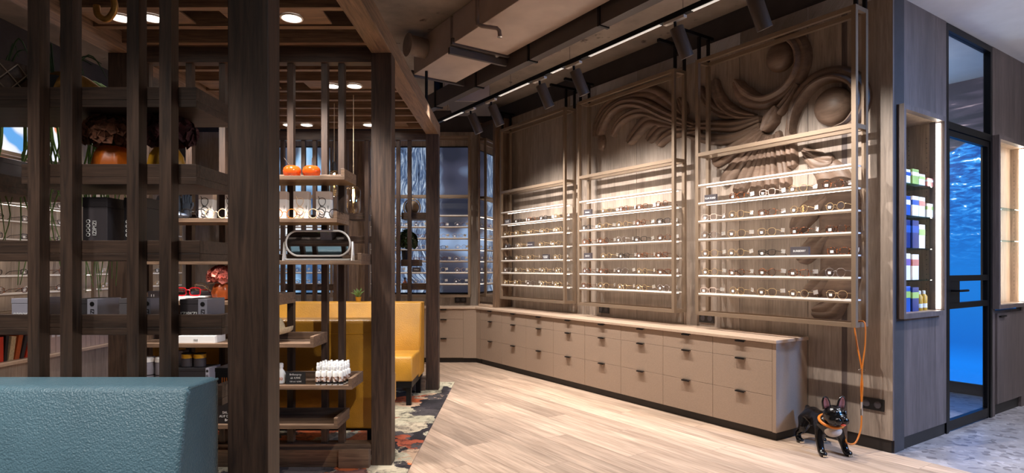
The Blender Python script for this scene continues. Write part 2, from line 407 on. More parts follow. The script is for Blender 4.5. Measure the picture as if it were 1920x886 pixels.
st_p = [W(-3.6, 0), W(3.4, 0), W(3.4, -4.2), W(-3.6, -4.2)]
struct('floor_stone', MB().prism([(p.x, p.y) for p in st_p][::-1], -.06, -.001), 'terrazzo')
cp = MB().box(-2.95, -.655, .3, 6.46, 0, .008)
tag(obj('carpet', cp, 'carpet_flowers', bevel=.003), 'dark flower-painted carpet lying under the oak pergola', 'carpet')
# ceilings
struct('ceiling', MB().prism([(-6, -2), (6.2, -2), (5.0, .3), (OX, OY), (W(6.3, 0).x, W(6.3, 0).y), (-6, 9.3)], 3.4, 3.5), 'concrete')
struct('ceiling_corridor', MB().prism([(p.x, p.y) for p in (W(-4.5, -.0), W(3.4, -.0), W(3.4, -4.2), W(-4.5, -4.2))][::-1], 3.085, 3.2), 'ceiling_white')
# right display wall with its veneer panels (local frame: x to the near end, y into the wall)
wr = struct('wall_right', MB().box(-5.3, 0, .02, .16, 0, 3.5), 'wall_grey', None, (OX, OY, 0), (0, 0, ROT_W))
x = 0.0
for i in range(9):
    x0 = -.59 * (i + 1)
    obj('veneer_panel', MB().box(x0 + .002, x0 + .588, 0, .02, .085, .70 if False else 3.2), 'veneer', wr)
struct('baseboard_right', MB().box(-.62, -.012, .008, .02, 0, .083), 'plinth_dark', None, (OX, OY, 0), (0, 0, ROT_W))
# end wall with the two lit niches and the glass door (local frame: x = t, y into the wall)
we = struct('wall_end', None, None, None, (OX, OY, 0), (0, 0, ROT_N))
def wpart(a, b, c, d, e, f, mat='veneer_end', name='wall_panel'): return obj(name, MB().box(a, b, c, d, e, f), mat, we)
NZ0, NZ1 = .935, 2.31
wpart(.0005, .115, .001, .04, .085, 3.085); wpart(.655, .842, .001, .04, .085, 3.085); wpart(.117, .653, .001, .04, .085, NZ0 - .012); wpart(.117, .653, .001, .04, NZ1 + .012, 3.085)
wpart(.0, .84, .30, .34, 0, 3.085); wpart(.82, .842, .04, 3.2, 0, 3.085)
wpart(1.745, 1.80, .001, .04, .0, 3.085); wpart(2.42, 3.6, .001, .04, .0, 3.085); wpart(1.802, 2.418, .001, .04, NZ1 + .012, 3.085); 
struct('baseboard_end', MB().box(.012, .83, .008, .04, 0, .083), 'plinth_dark', None, (OX, OY, 0), (0, 0, ROT_N))
def niche(x0, x1, label, z0, z1, D=.25):
    t = thing('display_niche', label, 'display niche', N(x0, 0, 0), ROT_N); Wd = x1 - x0
    obj('surround', MB().box(-.0, .03, -.045, .0, z0 - .035, z1 + .035).box(Wd - .03, Wd, -.045, 0, z0 - .035, z1 + .035).box(.03, Wd - .03, -.045, 0, z0 - .035, z0).box(.03, Wd - .03, -.045, 0, z1, z1 + .035), 'veneer_end', t)
    obj('back_panel', MB().box(.03, Wd - .03, D - .012, D, z0, z1), 'niche_oak', t)
    obj('side_panel', MB().box(.02, .03, 0, D, z0, z1), 'niche_oak', t); obj('side_panel', MB().box(Wd - .03, Wd - .02, 0, D, z0, z1), 'niche_oak', t)
    obj('base_panel', MB().box(.02, Wd - .02, 0, D, z0 - .011, z0), 'niche_oak', t); obj('top_panel', MB().box(.02, Wd - .02, 0, D, z1, z1 + .011), 'niche_oak', t)
    obj('light_strip', MB().box(.0305, .036, -.02, .012, z0 + .01, z1 - .01), 'led_niche', t)  # left strip, hidden by the surround, added to light the interior
    obj('light_strip', MB().box(Wd - .036, Wd - .0305, -.02, .012, z0 + .01, z1 - .01), 'led_niche', t)
    pm = MB()
    for yy in ((.07, .19) if D > .2 else (.05,)):
        for i in range(34): pm.box(Wd - .0312, Wd - .03, yy - .0025, yy + .0025, z0 + .08 + i * .036 - .0025, z0 + .08 + i * .036 + .0025)
    obj('peg_holes', pm, 'pot_dark', t)['kind'] = 'stuff'
    return t, Wd, D
n1, Wd1, D1 = niche(.055, .715, 'tall lit wall niche with glass shelves of care products beside the glass door', NZ0, NZ1)
n2, Wd2, D2 = niche(1.745, 2.44, 'tall lit wall niche with nearly empty glass shelves at the picture edge', NZ0, NZ1, .09)
SHZ = [1.835, 1.61, 1.383, 1.158]
for z in SHZ: obj('glass_shelf', MB().box(.032, Wd1 - .038, .012, D1 - .014, z - .008, z), 'glass_shelf', n1)
for z in (1.76, 1.48): obj('glass_shelf', MB().box(.032, Wd2 - .038, .012, D2 - .014, z - .008, z), 'glass_shelf', n2)
# cabinet under the second niche
cb = thing('low_cabinet', 'dark wood cabinet with slim handle under the far niche', 'cabinet', N(1.81, 0, 0), ROT_N)
obj('body', MB().box(0, .6, .01, .09, .09, .88), 'veneer_end', cb)
dr = obj('door', MB().box(.003, .597, -.012, .008, .1, .86), 'veneer_end', cb, bevel=.002)
obj('handle', MB().box(.03, .16, -.03, -.012, .83, .84), 'black_metal', dr)
obj('plinth', MB().box(.0, .6, .02, .085, 0, .088), 'plinth_dark', cb)
# glass door
dr = struct('door_1', None, None, None, N(.846, 0, 0), (0, 0, ROT_N))
DW = .895
def db(name, a, b, e, f_, mat='black_metal', y0=.0, y1=.05, par=None): return obj(name, MB().box(a, b, y0, y1, e, f_), mat, par or dr)
db('frame_post', 0, .035, 0, 3.08); db('frame_post', DW - .04, DW, 0, 3.08); db('frame_head', .035, DW - .04, 3.03, 3.08); db('frame_transom', .035, DW - .04, 2.29, 2.345)
lf = db('door_stile', .04, .075, .004, 2.285, y0=.008, y1=.042); db('door_stile', DW - .08, DW - .045, .004, 2.285, y0=.008, y1=.042)
db('door_rail', .075, DW - .08, .01, .085, y0=.008, y1=.042); db('door_rail', .075, DW - .08, 2.24, 2.285, y0=.008, y1=.042)
db('door_rail', .075, DW - .08, 1.14, 1.185, y0=.008, y1=.042); db('door_rail', .075, DW - .08, .93, .975, y0=.008, y1=.042)
lk = db('lock_plate', .075, .27, .975, 1.14, y0=.012, y1=.038)
obj('door_handle', MB().tube([(.11, .01, 1.07), (.11, -.045, 1.07), (.13, -.05, 1.07), (.25, -.05, 1.07)], .009, 8), 'black_metal', lk)
for a, b, e, f_ in ((.075, DW - .08, .085, .93), (.27, DW - .08, .975, 1.14), (.075, DW - .08, 1.185, 2.24), (.035, DW - .04, 2.345, 3.03)):
    db('pane', a, b, e, f_, 'glass_clear', .022, .028)
# room behind the door: sea print on its wall
po = W(2.9, -2.63)
struct('wall_print', MB().box(0, 2.83, .012, .12, 0, 3.085), 'wall_grey', None, (po.x, po.y, 0), (0, 0, ROT_W))
struct('baseboard_print', MB().box(0, 2.83, -.01, .012, 0, .11), 'plinth_dark', None, (po.x, po.y, 0), (0, 0, ROT_W))
tag(obj('sea_mural', MB().box(0.4, 2.83, .002, .012, .112, 3.083), 'print_ocean', None, (po.x, po.y, 0), (0, 0, ROT_W)), 'blue sea and dark whale fluke mural behind the glass door', 'mural')
# back and left walls
BY = 8.2
wb = struct('wall_back', MB().box(-4.6, -.18, BY + .02, BY + .15, 0, 3.4), 'wall_grey')
for i in range(8):
    obj('veneer_panel', MB().box(-4.43 + i * .533, -4.43 + i * .533 + .53, BY, BY + .02, .0, 3.1), 'veneer', wb)
LX = -4.43
wl = struct('wall_left', MB().box(LX - .15, LX - .02, 1.0, BY, 0, 3.4), 'wall_grey')
for i in range(9):
    obj('veneer_panel', MB().box(LX - .02, LX, 2.9 + i * .588, 2.9 + i * .588 + .585, 0, 2.62), 'veneer', wl)
obj('ledge_rail', MB().box(LX, LX + .05, 3.0, 8.0, 2.62, 2.66), 'bronze', wl)
# corner pier with a mirror, standing on the counter corner
pr = thing('mirror_pier', 'wood-framed mirror pier standing in the counter corner', 'mirror', (OX, OY, 0), ROT_W)
obj('side_post', MB().box(-4.655, -4.60, -.262, -.02, .729, 3.18), 'oak_mid_z', pr)
obj('side_post', MB().box(-5.03, -4.995, -.262, -.10, .729, 3.18), 'oak_mid_z', pr)
obj('backing', MB().box(-4.994, -4.656, -.25, -.22, .76, 3.16), 'oak_dark_z', pr)
obj('mirror_glass', MB().box(-4.99, -4.66, -.256, -.25, .79, 3.1), 'mirror', pr)
obj('bottom_rail', MB().box(-4.97, -4.66, -.29, -.22, .729, .76), 'counter_top', pr)

# ================================================================== PERGOLA
pg = thing('pergola', 'dark oak pergola with slatted roof, slat screens and tray shelves around the benches', 'pergola')
XR0, XR1, XL0, XL1 = -.902, -.775, -2.55, -2.423
GY = [(1.872, 1.967), (3.74, 3.855), (6.03, 6.14)]
BZ0, BZ1 = 2.59, 2.71
for (y0, y1) in GY:
    obj('post', MB().box(XR0, XR1, y0, y1, .008, BZ0), 'oak_dark_z', pg, bevel=.003)
    obj('post', MB().box(XL0, XL1, y0, y1, .008, BZ0), 'oak_dark_z', pg, bevel=.003)
    obj('cross_beam', MB().box(XL1 + .001, XR0 - .001, y0 + .01, y1 - .03, BZ0 - .055, BZ0 + .04), 'oak_dark_x', pg, bevel=.002)
for a, b in ((XR0, XR1), (XL0, XL1)):
    obj('side_beam', MB().box(a, b, .2, 6.16, BZ0, BZ1), 'oak_mid_y', pg, bevel=.003)  # lighter oak than the posts, painting in bounce light on the undersides
rs = MB().box(XL1 + .001, XR0 - .001, -.022, .022, 2.63, 2.73).mesh('roof_slat'); rs.materials.append(M['oak_mid_x'])  # slats in the lighter oak too, standing in for light bounced from below
for i in range(22):
    share('roof_slat', rs, pg, (0, .695 + i * .2505, 0))
up = MB().box(-.019, .019, -.02, .02, 0, 1).mesh('upright_slat'); up.materials.append(M['oak_dark_z'])
def slats(xs, y, z0, z1):
    for x in xs:
        o = share('upright_slat', MBZ(z0, z1), pg, (x, y, 0))
_mz = {}
def MBZ(z0, z1):
    if (z0, z1) not in _mz:
        m = MB().box(-.019, .019, -.021, .021, z0, z1).mesh('upright_slat'); m.materials.append(M['oak_dark_z']); _mz[(z0, z1)] = m
    return _mz[(z0, z1)]
slats([-2.35, -2.245, -2.03, -1.9, -1.79, -1.529, -1.425, -1.214, -1.111], 1.917, .14, 2.534)
slats([-2.33, -2.06, -1.85, -1.64, -1.42, -1.205, -1.098], 3.79, .14, 2.534)
slats([-2.366, -2.155, -2.04, -1.83, -1.72, -1.51, -1.19, -1.075], 6.085, .14, 2.534)
for (y0, y1) in GY:
    obj('sill_board', MB().box(XL1 + .001, XR0 - .001, y0 - .03, y0 + .0, .008, .115), 'oak_mid_x', pg, bevel=.002)
    obj('sill_rail', MB().box(XL1 + .001, XR0 - .001, y0 + .002, y1 - .02, .098, .14), 'oak_mid_x', pg, bevel=.002)
obj('sill_block', MB().box(XR0 - .19, XR0 - .002, GY[1][0] - .055, GY[1][0] - .031, .008, .125), 'oak_mid_x', pg, bevel=.002)
def tray(x0, x1, yr, ye, z0, dark=False, ends=True):
    """a board with a raised rim: the tall back rim stands at yr, the open edge lies at ye"""
    s = 1 if ye > yr else -1; y0, y1 = min(yr, ye), max(yr, ye)
    m = MB().box(x0, x1, y0, y1, z0, z0 + .024)
    ra, rb = (yr, yr + s * .022); m.box(x0, x1, min(ra, rb), max(ra, rb), z0 + .0242, z0 + .066)
    for a in ((x0, x0 + .022), (x1 - .022, x1)):
        m.box(a[0], a[1], min(rb, ye) + .0002, max(rb, ye) - .0002, z0 + .0242, z0 + .066)
    return obj('tray_shelf', m, 'oak_dark_x' if dark else 'oak_mid_x', pg, bevel=.0015)
# near screen (trays reach behind it), middle screen (trays reach towards the camera), far screen
T = dict(T1=1.768, T2=1.518, T3=1.270, T4=1.029, T5=.80)
tray(-2.42, -1.036, 1.94, 2.22, T['T1'], True); tray(-1.604, -1.036, 1.94, 2.22, T['T2'], True)
tray(-2.42, -1.84, 1.94, 2.48, T['T2'], True); tray(-2.42, -1.025, 1.94, 2.17, T['T3'], True)
tray(-2.42, -.953, 1.94, 2.22, T['T4'], True); tray(-2.42, -.953, 1.94, 2.22, T['T5'], True)
G = dict(t1=1.762, t2=1.512, t3=1.264, tb=1.026, t4=.776, t5=.529, t6=.298)
for k_, xr in (('t1', -1.003), ('t2', -1.047), ('t3', -.905), ('tb', -1.385), ('t4', -1.184), ('t5', -.959), ('t6', -1.044)):
    tray(-2.28, xr, 3.768, 3.51, G[k_])
for a, b, z in ((-1.165, -.91, 1.74), (-1.17, -.985, 1.258), (-1.165, -.91, 1.016), (-1.72, -1.53, 1.735), (-1.69, -1.45, 1.498), (-2.4, -1.86, 1.01), (-2.4, -1.9, 1.5)):
    tray(a, b, 6.108, 6.33, z, True)
for k_ in T: T[k_] += .0245
for k_ in G: G[k_] += .0245
# double spot modules over the roof slats
def downlight(x, y, label):
    t = thing('ceiling_spot', label, 'ceiling light', (x, y, 0), 0, 'double spots in the pergola roof')
    obj('plate', MB().box(-.28, .28, -.1, .1, 2.6405, 2.65), 'oak_mid_x', t)
    obj('housing', MB().box(-.17, .17, -.085, .085, 2.6505, 2.725), 'black_metal', t)
    for s in (-1, 1):
        r = obj('ring', MB().tube([(s * .086 + .056 * math.cos(q), .056 * math.sin(q), 2.634) for q in [2 * PI * i / 24 for i in range(24)]], .006, 8, True), 'shelf_white', t)
        obj('lamp_disc', MB().lathe([(.001, 2.634), (.051, 2.634), (.051, 2.640), (.001, 2.640)], s * .086, 0, 24), 'lamp_face', r)
downlight(-1.33, 3.325, 'double round ceiling spot over the middle screen, seen right of the thick post')
downlight(-2.108, 3.325, 'double round ceiling spot glimpsed between the near upright slats')
downlight(-1.318, 4.575, 'double round ceiling spot over the yellow booth, upper middle')
downlight(-2.108, 4.575, 'double round ceiling spot over the booth beside the pergola inner side')
downlight(-2.12, 5.825, 'double round ceiling spot nearest the far screen, inner side')
downlight(-1.34, 5.825, 'double round ceiling spot nearest the far screen, aisle side')
for y, lb in ((3.3, 'black steel rod hanging the pergola near its middle post'), (5.65, 'black steel rod hanging the pergola near its far post')):
    t = thing('hanger_rod', lb, 'rod', (-.84, y, 0)); obj('rod', MB().tube([(0, 0, 2.712), (0, 0, 3.36)], .014, 8), 'black_metal', t)
    obj('foot_plate', MB().lathe([(.03, 2.711), (.03, 2.718)], 0, 0, 12), 'black_metal', t); obj('head_plate', MB().lathe([(.03, 3.36), (.03, 3.3995)], 0, 0, 12), 'black_metal', t)

# ================================================================== BENCHES
def bench(name, label, yb, face, mat, w0=-2.41, w1=-.912, loc=None):
    """yb: plane of the bench's rear face; face -1 looks towards the camera, +1 away"""
    t = thing(name, label, 'bench', (0, yb, 0.008)); s = face
    P = lambda pts: [(y * s, z) for y, z in pts] if s > 0 else [(y * s, z) for y, z in pts][::-1]
    bk = obj('backrest', MB().extr(P([(.0, .19), (.30, .19), (.27, .455), (.185, .883), (.165, .90), (.02, .90), (0, .883)]), w0, w1), mat, t, bevel=.014, seg=4)
    obj('piping', MB().tube([(w1 - .002, s * .185, .884), (w1 - .002, s * .27, .47)], .0045, 6).tube([(w1 - .002, .01 * s, .890), (w1 - .002, s * .172, .894)], .0045, 6), mat, bk)
    obj('seat', MB().extr(P([(.276, .222), (.69, .222), (.70, .24), (.70, .425), (.685, .447), (.276, .447)]), w0, w1), mat, t, bevel=.016, seg=4)
    obj('base_frame', MB().box(w0 + .03, w1 - .01, min(s * .05, s * .68), max(s * .05, s * .68), .165, .189).box(w0 + .03, w1 - .01, min(s * .31, s * .68), max(s * .31, s * .68), .1895, .2215), 'black_metal', t)
    for x in (w0 + .08, w1 - .045):
        for y in (.09, .62):
            obj('leg', MB().box(x - .022, x + .022, s * y - .022, s * y + .022, 0, .1648), 'black_metal', t)
    return t, bk
bench('bench', 'blue textured leather bench whose back fills the lower corner of the picture', 1.888, -1, 'leather_blue', w1=-.934)
bench('bench', 'yellow leather bench facing the camera under the far slat screen', 6.0, -1, 'leather_yellow')
t, bk = bench('bench', 'yellow leather bench turned away, its rear panel behind the tray shelves', 3.885, 1, 'leather_yellow')
obj('top_seam', MB().box(-2.405, -.918, -.0035, .0005, .806, .811), 'glazed_yellow', bk)

# ================================================================== DRAWER COUNTER
CT = .727
plan = [W(.585, .415), W(.585, .0), W(5.05, .0)]
fc = W(4.842, .415)
wk = [(plan[0].x, plan[0].y), (plan[1].x, plan[1].y), (plan[2].x, BY), (-4.0, BY), (-4.0, 7.785), (fc.x, fc.y)]
o = obj('worktop', MB().prism(wk, .702, CT), 'counter_top', bevel=.003)
tag(o, 'long pale stone-look worktop running along the drawer counter', 'worktop')
ROWS = [(.066, .3205), (.3225, .5685), (.5705, .6985)]
def unit(loc, rz, wd, label, fronts=True):
    t = thing('drawer_unit', label, 'cabinet', loc, rz, 'drawer units of the counter')
    obj('body', MB().box(0.001, wd - .001, .02, .39, .062, .7015), 'drawer_cloth', t)
    obj('plinth', MB().box(0.0, wd, .03, .37, 0, .0615), 'plinth_dark', t)
    for a, b in ROWS:
        d = obj('drawer_front', MB().box(.0016, wd - .0016, 0, .0195, a, b), 'drawer_cloth', t, bevel=.001)
        obj('handle', MB().box(wd / 2 - .04, wd / 2 + .04, -.022, .01, b - .004, b - .0005).box(wd / 2 - .04, wd / 2 + .04, -.022, -.019, b - .011, b - .0041), 'black_metal', d)
    return t
for i in range(8):
    u1 = .626 + .5145 * (i + 1)
    p = W(u1, .40)
    wd = .5145
    unit(p, ROT_W, wd, f'beige cloth-covered three-drawer unit, {ORD[i]} from the dog end of the wall counter')
t = thing('end_panel', 'beige cloth-covered end panel closing the counter beside the dog', 'panel', W(.6255, .4), ROT_W)
obj('board', MB().box(0, .03, .0, .398, .062, .7015), 'drawer_cloth', t, bevel=.001); obj('plinth', MB().box(0.0, .012, .03, .39, 0, .0615), 'plinth_dark', t)
fa, fb = W(4.745, .40), W(4.842, .40)
t = thing('corner_filler', 'plain beige cloth-covered filler where the counter turns', 'panel')
cx0 = fb.x - .17
obj('panel', MB().prism([(fa.x, fa.y), (fa.x + .3 * -nX, fa.y + .3 * -nY), (fb.x + .1, BY - .03), (cx0, BY - .03), (cx0, 7.80), (fb.x, fb.y)], .062, .7015), 'drawer_cloth', t)
obj('plinth', MB().prism([(fa.x + .02, fa.y + .03), (fa.x + .3 * -nX, fa.y + .3 * -nY), (fb.x + .1, BY - .04), (cx0, BY - .04), (cx0, 7.83), (fb.x, fb.y + .03)], 0, .0615), 'plinth_dark', t)
for i in range(6):
    unit((cx0 - .5145 * (i + 1), 7.80, 0), 0, .5145, f'beige three-drawer unit of the far counter, {ORD[i]} from the corner')

# ================================================================== GLASSES DISPLAYS
FW = 1.32
SZ = [1.03 + .152 * i for i in range(7)]
def bar(a, b, c, d, e, f): return MB().box(a, b, c, d, e, f)
def bay(label, loc, rz, width=FW, top=3.0, hang=True, led='led_shelf'):
    t = thing('eyewear_display', label, 'display', loc, rz, 'bronze eyewear display frames')
    q = .03
    for x in (0, width - q):
        for y in (-.235, -.07 - q):
            obj('post', bar(x, x + q, y, y + q, .845, top), 'bronze', t)
    for z in (.845, 2.18, top - q):
        h = q if z != 2.18 else .03
        for y in (-.235, -.07 - q): obj('rail', bar(q + .0005, width - q - .0005, y, y + q, z, z + h), 'bronze', t)
        for x in (0, width - q): obj('side_rail', bar(x + .001, x + q - .001, -.235 + q + .0005, -.07 - q - .0005, z, z + h), 'bronze', t)
    if hang:
        for x in (.0, width - q):
            obj('hanger', bar(x + .003, x + q - .003, -.215, -.195, top + .0005, 3.2).box(x + .003, x + q - .003, -.095, -.075, top + .0005, 3.2).box(x, x + q, -.42, -.03, 3.2, 3.225), 'black_metal', t)
    for z in SZ:
        s = obj('shelf', bar(q + .001, width - q - .001, -.234, -.1, z - .011, z), 'shelf_white', t)
        obj('light_strip', bar(q + .01, width - q - .01, -.14, -.13, z - .0155, z - .0115), led, s)
        obj('shelf_trim', bar(q + .001, width - q - .001, -.234, -.226, z - .024, z - .0115), 'bronze', s)
    return t
# ---- spectacle meshes, shared
def rim_path(kind, cx):
    pts = []
    for i in range(18):
        a = 2 * PI * i / 18; c, s = math.cos(a), math.sin(a)
        if kind == 'round': x, z = .0235 * c, .0225 * s
        elif kind == 'square':
            x = .026 * math.copysign(abs(c) ** .55, c); z = .019 * math.copysign(abs(s) ** .55, s)
        elif kind == 'pilot':
            x = .027 * math.copysign(abs(c) ** .8, c) * (1 + .08 * s); z = .023 * s - .002 * (s < 0)
        else:
            x = .027 * math.copysign(abs(c) ** .7, c) * (1 + .1 * s); z = .018 * math.copysign(abs(s) ** .75, s) + .003 * abs(c)
        pts.append((cx + x, 0, z))
    return pts
GM = {}
def spec_mesh(kind, mat, thick):
    key = (kind, mat)
    if key in GM: return GM[key]
    zs = min(p[2] for p in rim_path(kind, 0)); lift = -zs + thick
    m = MB()
    for cx in (-.034, .034): m.tube([(x, y, z + lift) for x, y, z in rim_path(kind, cx)], thick, 6, True)
    m.tube([(-.0105, 0, lift + .004), (-.004, -.002, lift + .009), (.004, -.002, lift + .009), (.0105, 0, lift + .004)], thick, 6)
    rim = m.mesh('rim'); rim.materials.append(M[mat])
    ls = []
    for cx in (-.034, .034):
        pp = [(x, 0, z + lift) for x, y, z in rim_path(kind, cx)]
        me = bpy.data.meshes.new('lens'); me.from_pydata(pp, [], [tuple(range(len(pp)))]); me.materials.append(M['lens']); ls.append(me)
    ts = []
    for s in (-1, 1):
        x = s * .0615
        e = MB().tube([(x - s * .003, .001, lift + .010), (x + s * .003, .002, lift + .010), (x + s * .004, .01, lift + .010), (x + s * .002, .08, lift + .004), (x - s * .002, .1, lift - .006), (x - s * .004, .118, .003)], thick * .9, 6)
        me = e.mesh('temple'); me.materials.append(M[mat]); ts.append(me)
    for me in [rim] + ls + ts: me.transform(Matrix.Scale(1.2, 4))
    GM[key] = (rim, ls, ts, lift * 1.2); return GM[key]
tagm = MB().box(-.019, .019, -.001, .001, -.015, .015).mesh('price_tag'); tagm.materials.append(M['paper_white'])
stk = MB().box(-.011, .011, -.0012, -.0004, -.009, .009).mesh('lens_sticker'); stk.materials.append(M['paper_white'])
LOOKS = [('round', 'gold', .0014, 'thin gold round'), ('square', 'acetate_black', .0021, 'black square'), ('square', 'acetate_tortoise', .0022, 'tortoiseshell square'),
         ('pilot', 'silver', .0013, 'silver pilot-shaped'), ('cat', 'acetate_black', .0022, 'black upswept'), ('pilot', 'gold', .0013, 'gold pilot-shaped'),
         ('square', 'acetate_clear', .002, 'pale clear square'), ('round', 'acetate_tortoise', .002, 'tortoiseshell round')]
def glasses(look, parent_rot, loc, label, group, tagged=True, yaw=0, cat='glasses'):
    kind, mat, th, _ = LOOKS[look] if isinstance(look, int) else look
    rim, ls, ts, lift = spec_mesh(kind, mat, th)
    t = thing('eyeglasses', label, cat, loc, parent_rot + yaw, group)
    share('rim', rim, t)
    for l_ in ls: share('lens', l_, t)
    for p in ts: share('temple', p, t)
    if tagged:
        share('price_tag', tagm, t, (.088, .07, lift + .010), (0, R(random.uniform(-14, 14)), R(random.uniform(-30, 5))))
        share('lens_sticker', stk, t, (-.043, 0, lift - .004))
    return t
def sign(parent_rot, loc, words, label, w_=.115, h_=.062, size=.021, mat='paper_charcoal'):
    t = thing('brand_sign', label, 'sign', loc, parent_rot, 'small brand blocks on the eyewear shelves')
    obj('block', MB().box(-w_ / 2, w_ / 2, 0, .022, 0, h_), mat, t, bevel=.001)
    for i, s in enumerate(words):
        text('lettering', s, size, t, (0, -.0005, h_ / 2 - (i - (len(words) - 1) / 2) * size * .95), FRONT, 'ink_white')
    return t
def fill(bayname, base, rz, rows, signs, looks, grp, seed, width=FW):
    rnd = random.Random(seed)
    ux = Vector((math.cos(rz), math.sin(rz), 0)); uy = Vector((-math.sin(rz), math.cos(rz), 0))
    for ri, xs in enumerate(rows):                # ri 0 = highest stocked shelf
        z = SZ[5 - ri]
        for ci, fx in enumerate(xs):
            lk = rnd.choice(looks)
            p = Vector(base) + ux * (fx * width + rnd.uniform(-.012, .012)) + uy * (-.222) + Vector((0, 0, z))
            glasses(lk, rz, p, f'{LOOKS[lk][3]} eyeglasses, {ORD[ci]} on the {ORD[ri]} shelf of {bayname}', grp, yaw=R(rnd.uniform(-9, 9)))
        for (sr, fx, words, lb, kw) in signs:
            if sr == ri:
                sign(rz, Vector(base) + ux * fx * width + uy * (-.21) + Vector((0, 0, z)), words, lb, **kw)
five = [.1, .295, .495, .69, .895]
r3 = [[.3, .5, .68, .885], five, five, [.1, .295, .5, .9], five, five]
r2 = [[.33, .52, .7, .89], five, five, [.32, .51, .7, .89], five, five]
r1 = [[.3, .5, .7, .9], [.12, .3, .5, .7, .9], [.12, .31, .66, .87], [.12, .3, .5, .88], [.12, .3, .5, .7, .9], [.1, .29, .5, .7, .9]]
B3, B2, B1 = W(1.445, 0), W(2.995, 0), W(4.53, 0)
bay('bronze wall display frame nearest the dog, with an orange leash on its corner', B3, ROT_W)
bay('bronze wall display frame in the middle of the three on the panelled wall', B2, ROT_W)
bay('bronze wall display frame next to the mirror pier', B1, ROT_W)
SG = 'glasses on the near wall frame'
fill('the dog-end frame', B3, ROT_W, r3, [(0, .1, ['TOM FORD'], 'grey sign with white capitals on the top stocked shelf of the near frame', {}), (3, .69, ['BURBERRY'], 'dark sign with white capitals on the fourth shelf of the near frame', dict(w_=.14, size=.02))], [0, 1, 2, 2, 3, 4, 5, 6, 7], SG, 3)
fill('the middle frame', B2, ROT_W, r2, [(0, .1, ['PRADA'], 'dark sign on the top stocked shelf of the middle wall frame', {}), (3, .1, ['GUCCI'], 'dark sign on the fourth shelf of the middle wall frame', {})], [0, 0, 1, 2, 3, 5, 7], 'glasses on the middle wall frame', 4)
fill('the mirror-side frame', B1, ROT_W, r1, [(0, .1, ['MONCLER', 'LUNETTES'], 'small grey sign on the top shelf of the frame by the mirror', dict(size=.016)), (2, .48, ['MARC JACOBS'], 'small dark sign amid the third shelf of the frame by the mirror', dict(size=.014)), (3, .71, ['ALEXANDER', 'McQUEEN'], 'small dark sign on the fourth shelf of the frame by the mirror', dict(size=.017))], [0, 0, 3, 5, 1, 2], 'glasses on the frame by the mirror', 5)
# back wall bays with backlit prints behind the shelves
def poster(loc, rz, wd, z0, z1, mat, label):
    t = thing('backlit_print', label, 'poster', loc, rz)
    obj('print_face', MB().box(0, wd, -.03, -.012, z0, z1), mat, t)
    obj('light_box', MB().box(-.02, wd + .02, -.0115, -.0005, z0 - .02, z1 + .02), 'black_metal', t)
BB1, BB2 = (-1.96, BY, 0), (-3.88, BY, 0)
poster((-1.93, BY, 0), 0, 1.30, .90, 2.88, 'print_fur', 'backlit grey-blue print of fur-like hair and a blurred face on the far wall')
poster((-3.82, BY, 0), 0, 1.35, .90, 2.88, 'print_sky', 'backlit pale blue print behind the far shelves, seen through the slats')
bay('far wall display frame in front of the hair print', BB1, 0, 1.36, hang=False)
bay('far wall display frame in front of the pale blue print', BB2, 0, 1.44, hang=False)
fill('the hair-print frame', BB1, 0, [[.1, .3, .5, .7, .9], [.1, .3, .5, .7, .88], [.12, .3, .5, .7, .9], [.1, .3, .5, .72, .9], [.1, .28, .71, .9], [.12, .5, .7, .9]], [(4, .47, ['FURLA'], 'small dark sign on the fifth shelf before the hair print', {}), (0, .05, ['GUESS'], 'small light-lettered sign at the inner end of the far frame', dict(mat='paper_grey'))], [0, 1, 2, 3, 5], 'glasses before the hair print', 6, 1.36)
fill('the pale-print frame', BB2, 0, [[.1, .3, .5, .7, .9]] * 6, [], [0, 1, 2, 3], 'glasses before the pale print', 7, 1.44)
obj('column_panel', MB().box(-2.4, -2.0, BY - .06, BY, .729, 3.1), 'oak_mid_z', wb)
# left wall bays
LB1, LB2 = (LX, 4.2, 0), (LX, 5.95, 0)
poster((LX, 4.25, 0), R(90), 1.5, 2.0, 2.58, 'print_fashion', 'backlit fashion print in orange, white and blue above the side-wall shelves')
bay('side wall display frame behind the trailing plants', LB1, R(90), 1.6, hang=False, top=2.0 + .62)
bay('side wall display frame behind the pergola inner post', LB2, R(90), 1.6, hang=False, top=2.0 + .62)
fill('the plant-side frame', LB1, R(90), [[.15, .4, .6, .85]] * 6, [(2, .72, ['V'], 'small black sign with one white letter on the side wall', dict(w_=.06, size=.035))], [1, 2, 7, 4], 'glasses on the side wall behind the plants', 8, 1.6)
fill('the inner-post frame', LB2, R(90), [[.12, .32, .5, .7, .9]] * 6, [], [0, 1, 2, 3], 'glasses on the side wall by the inner post', 9, 1.6)

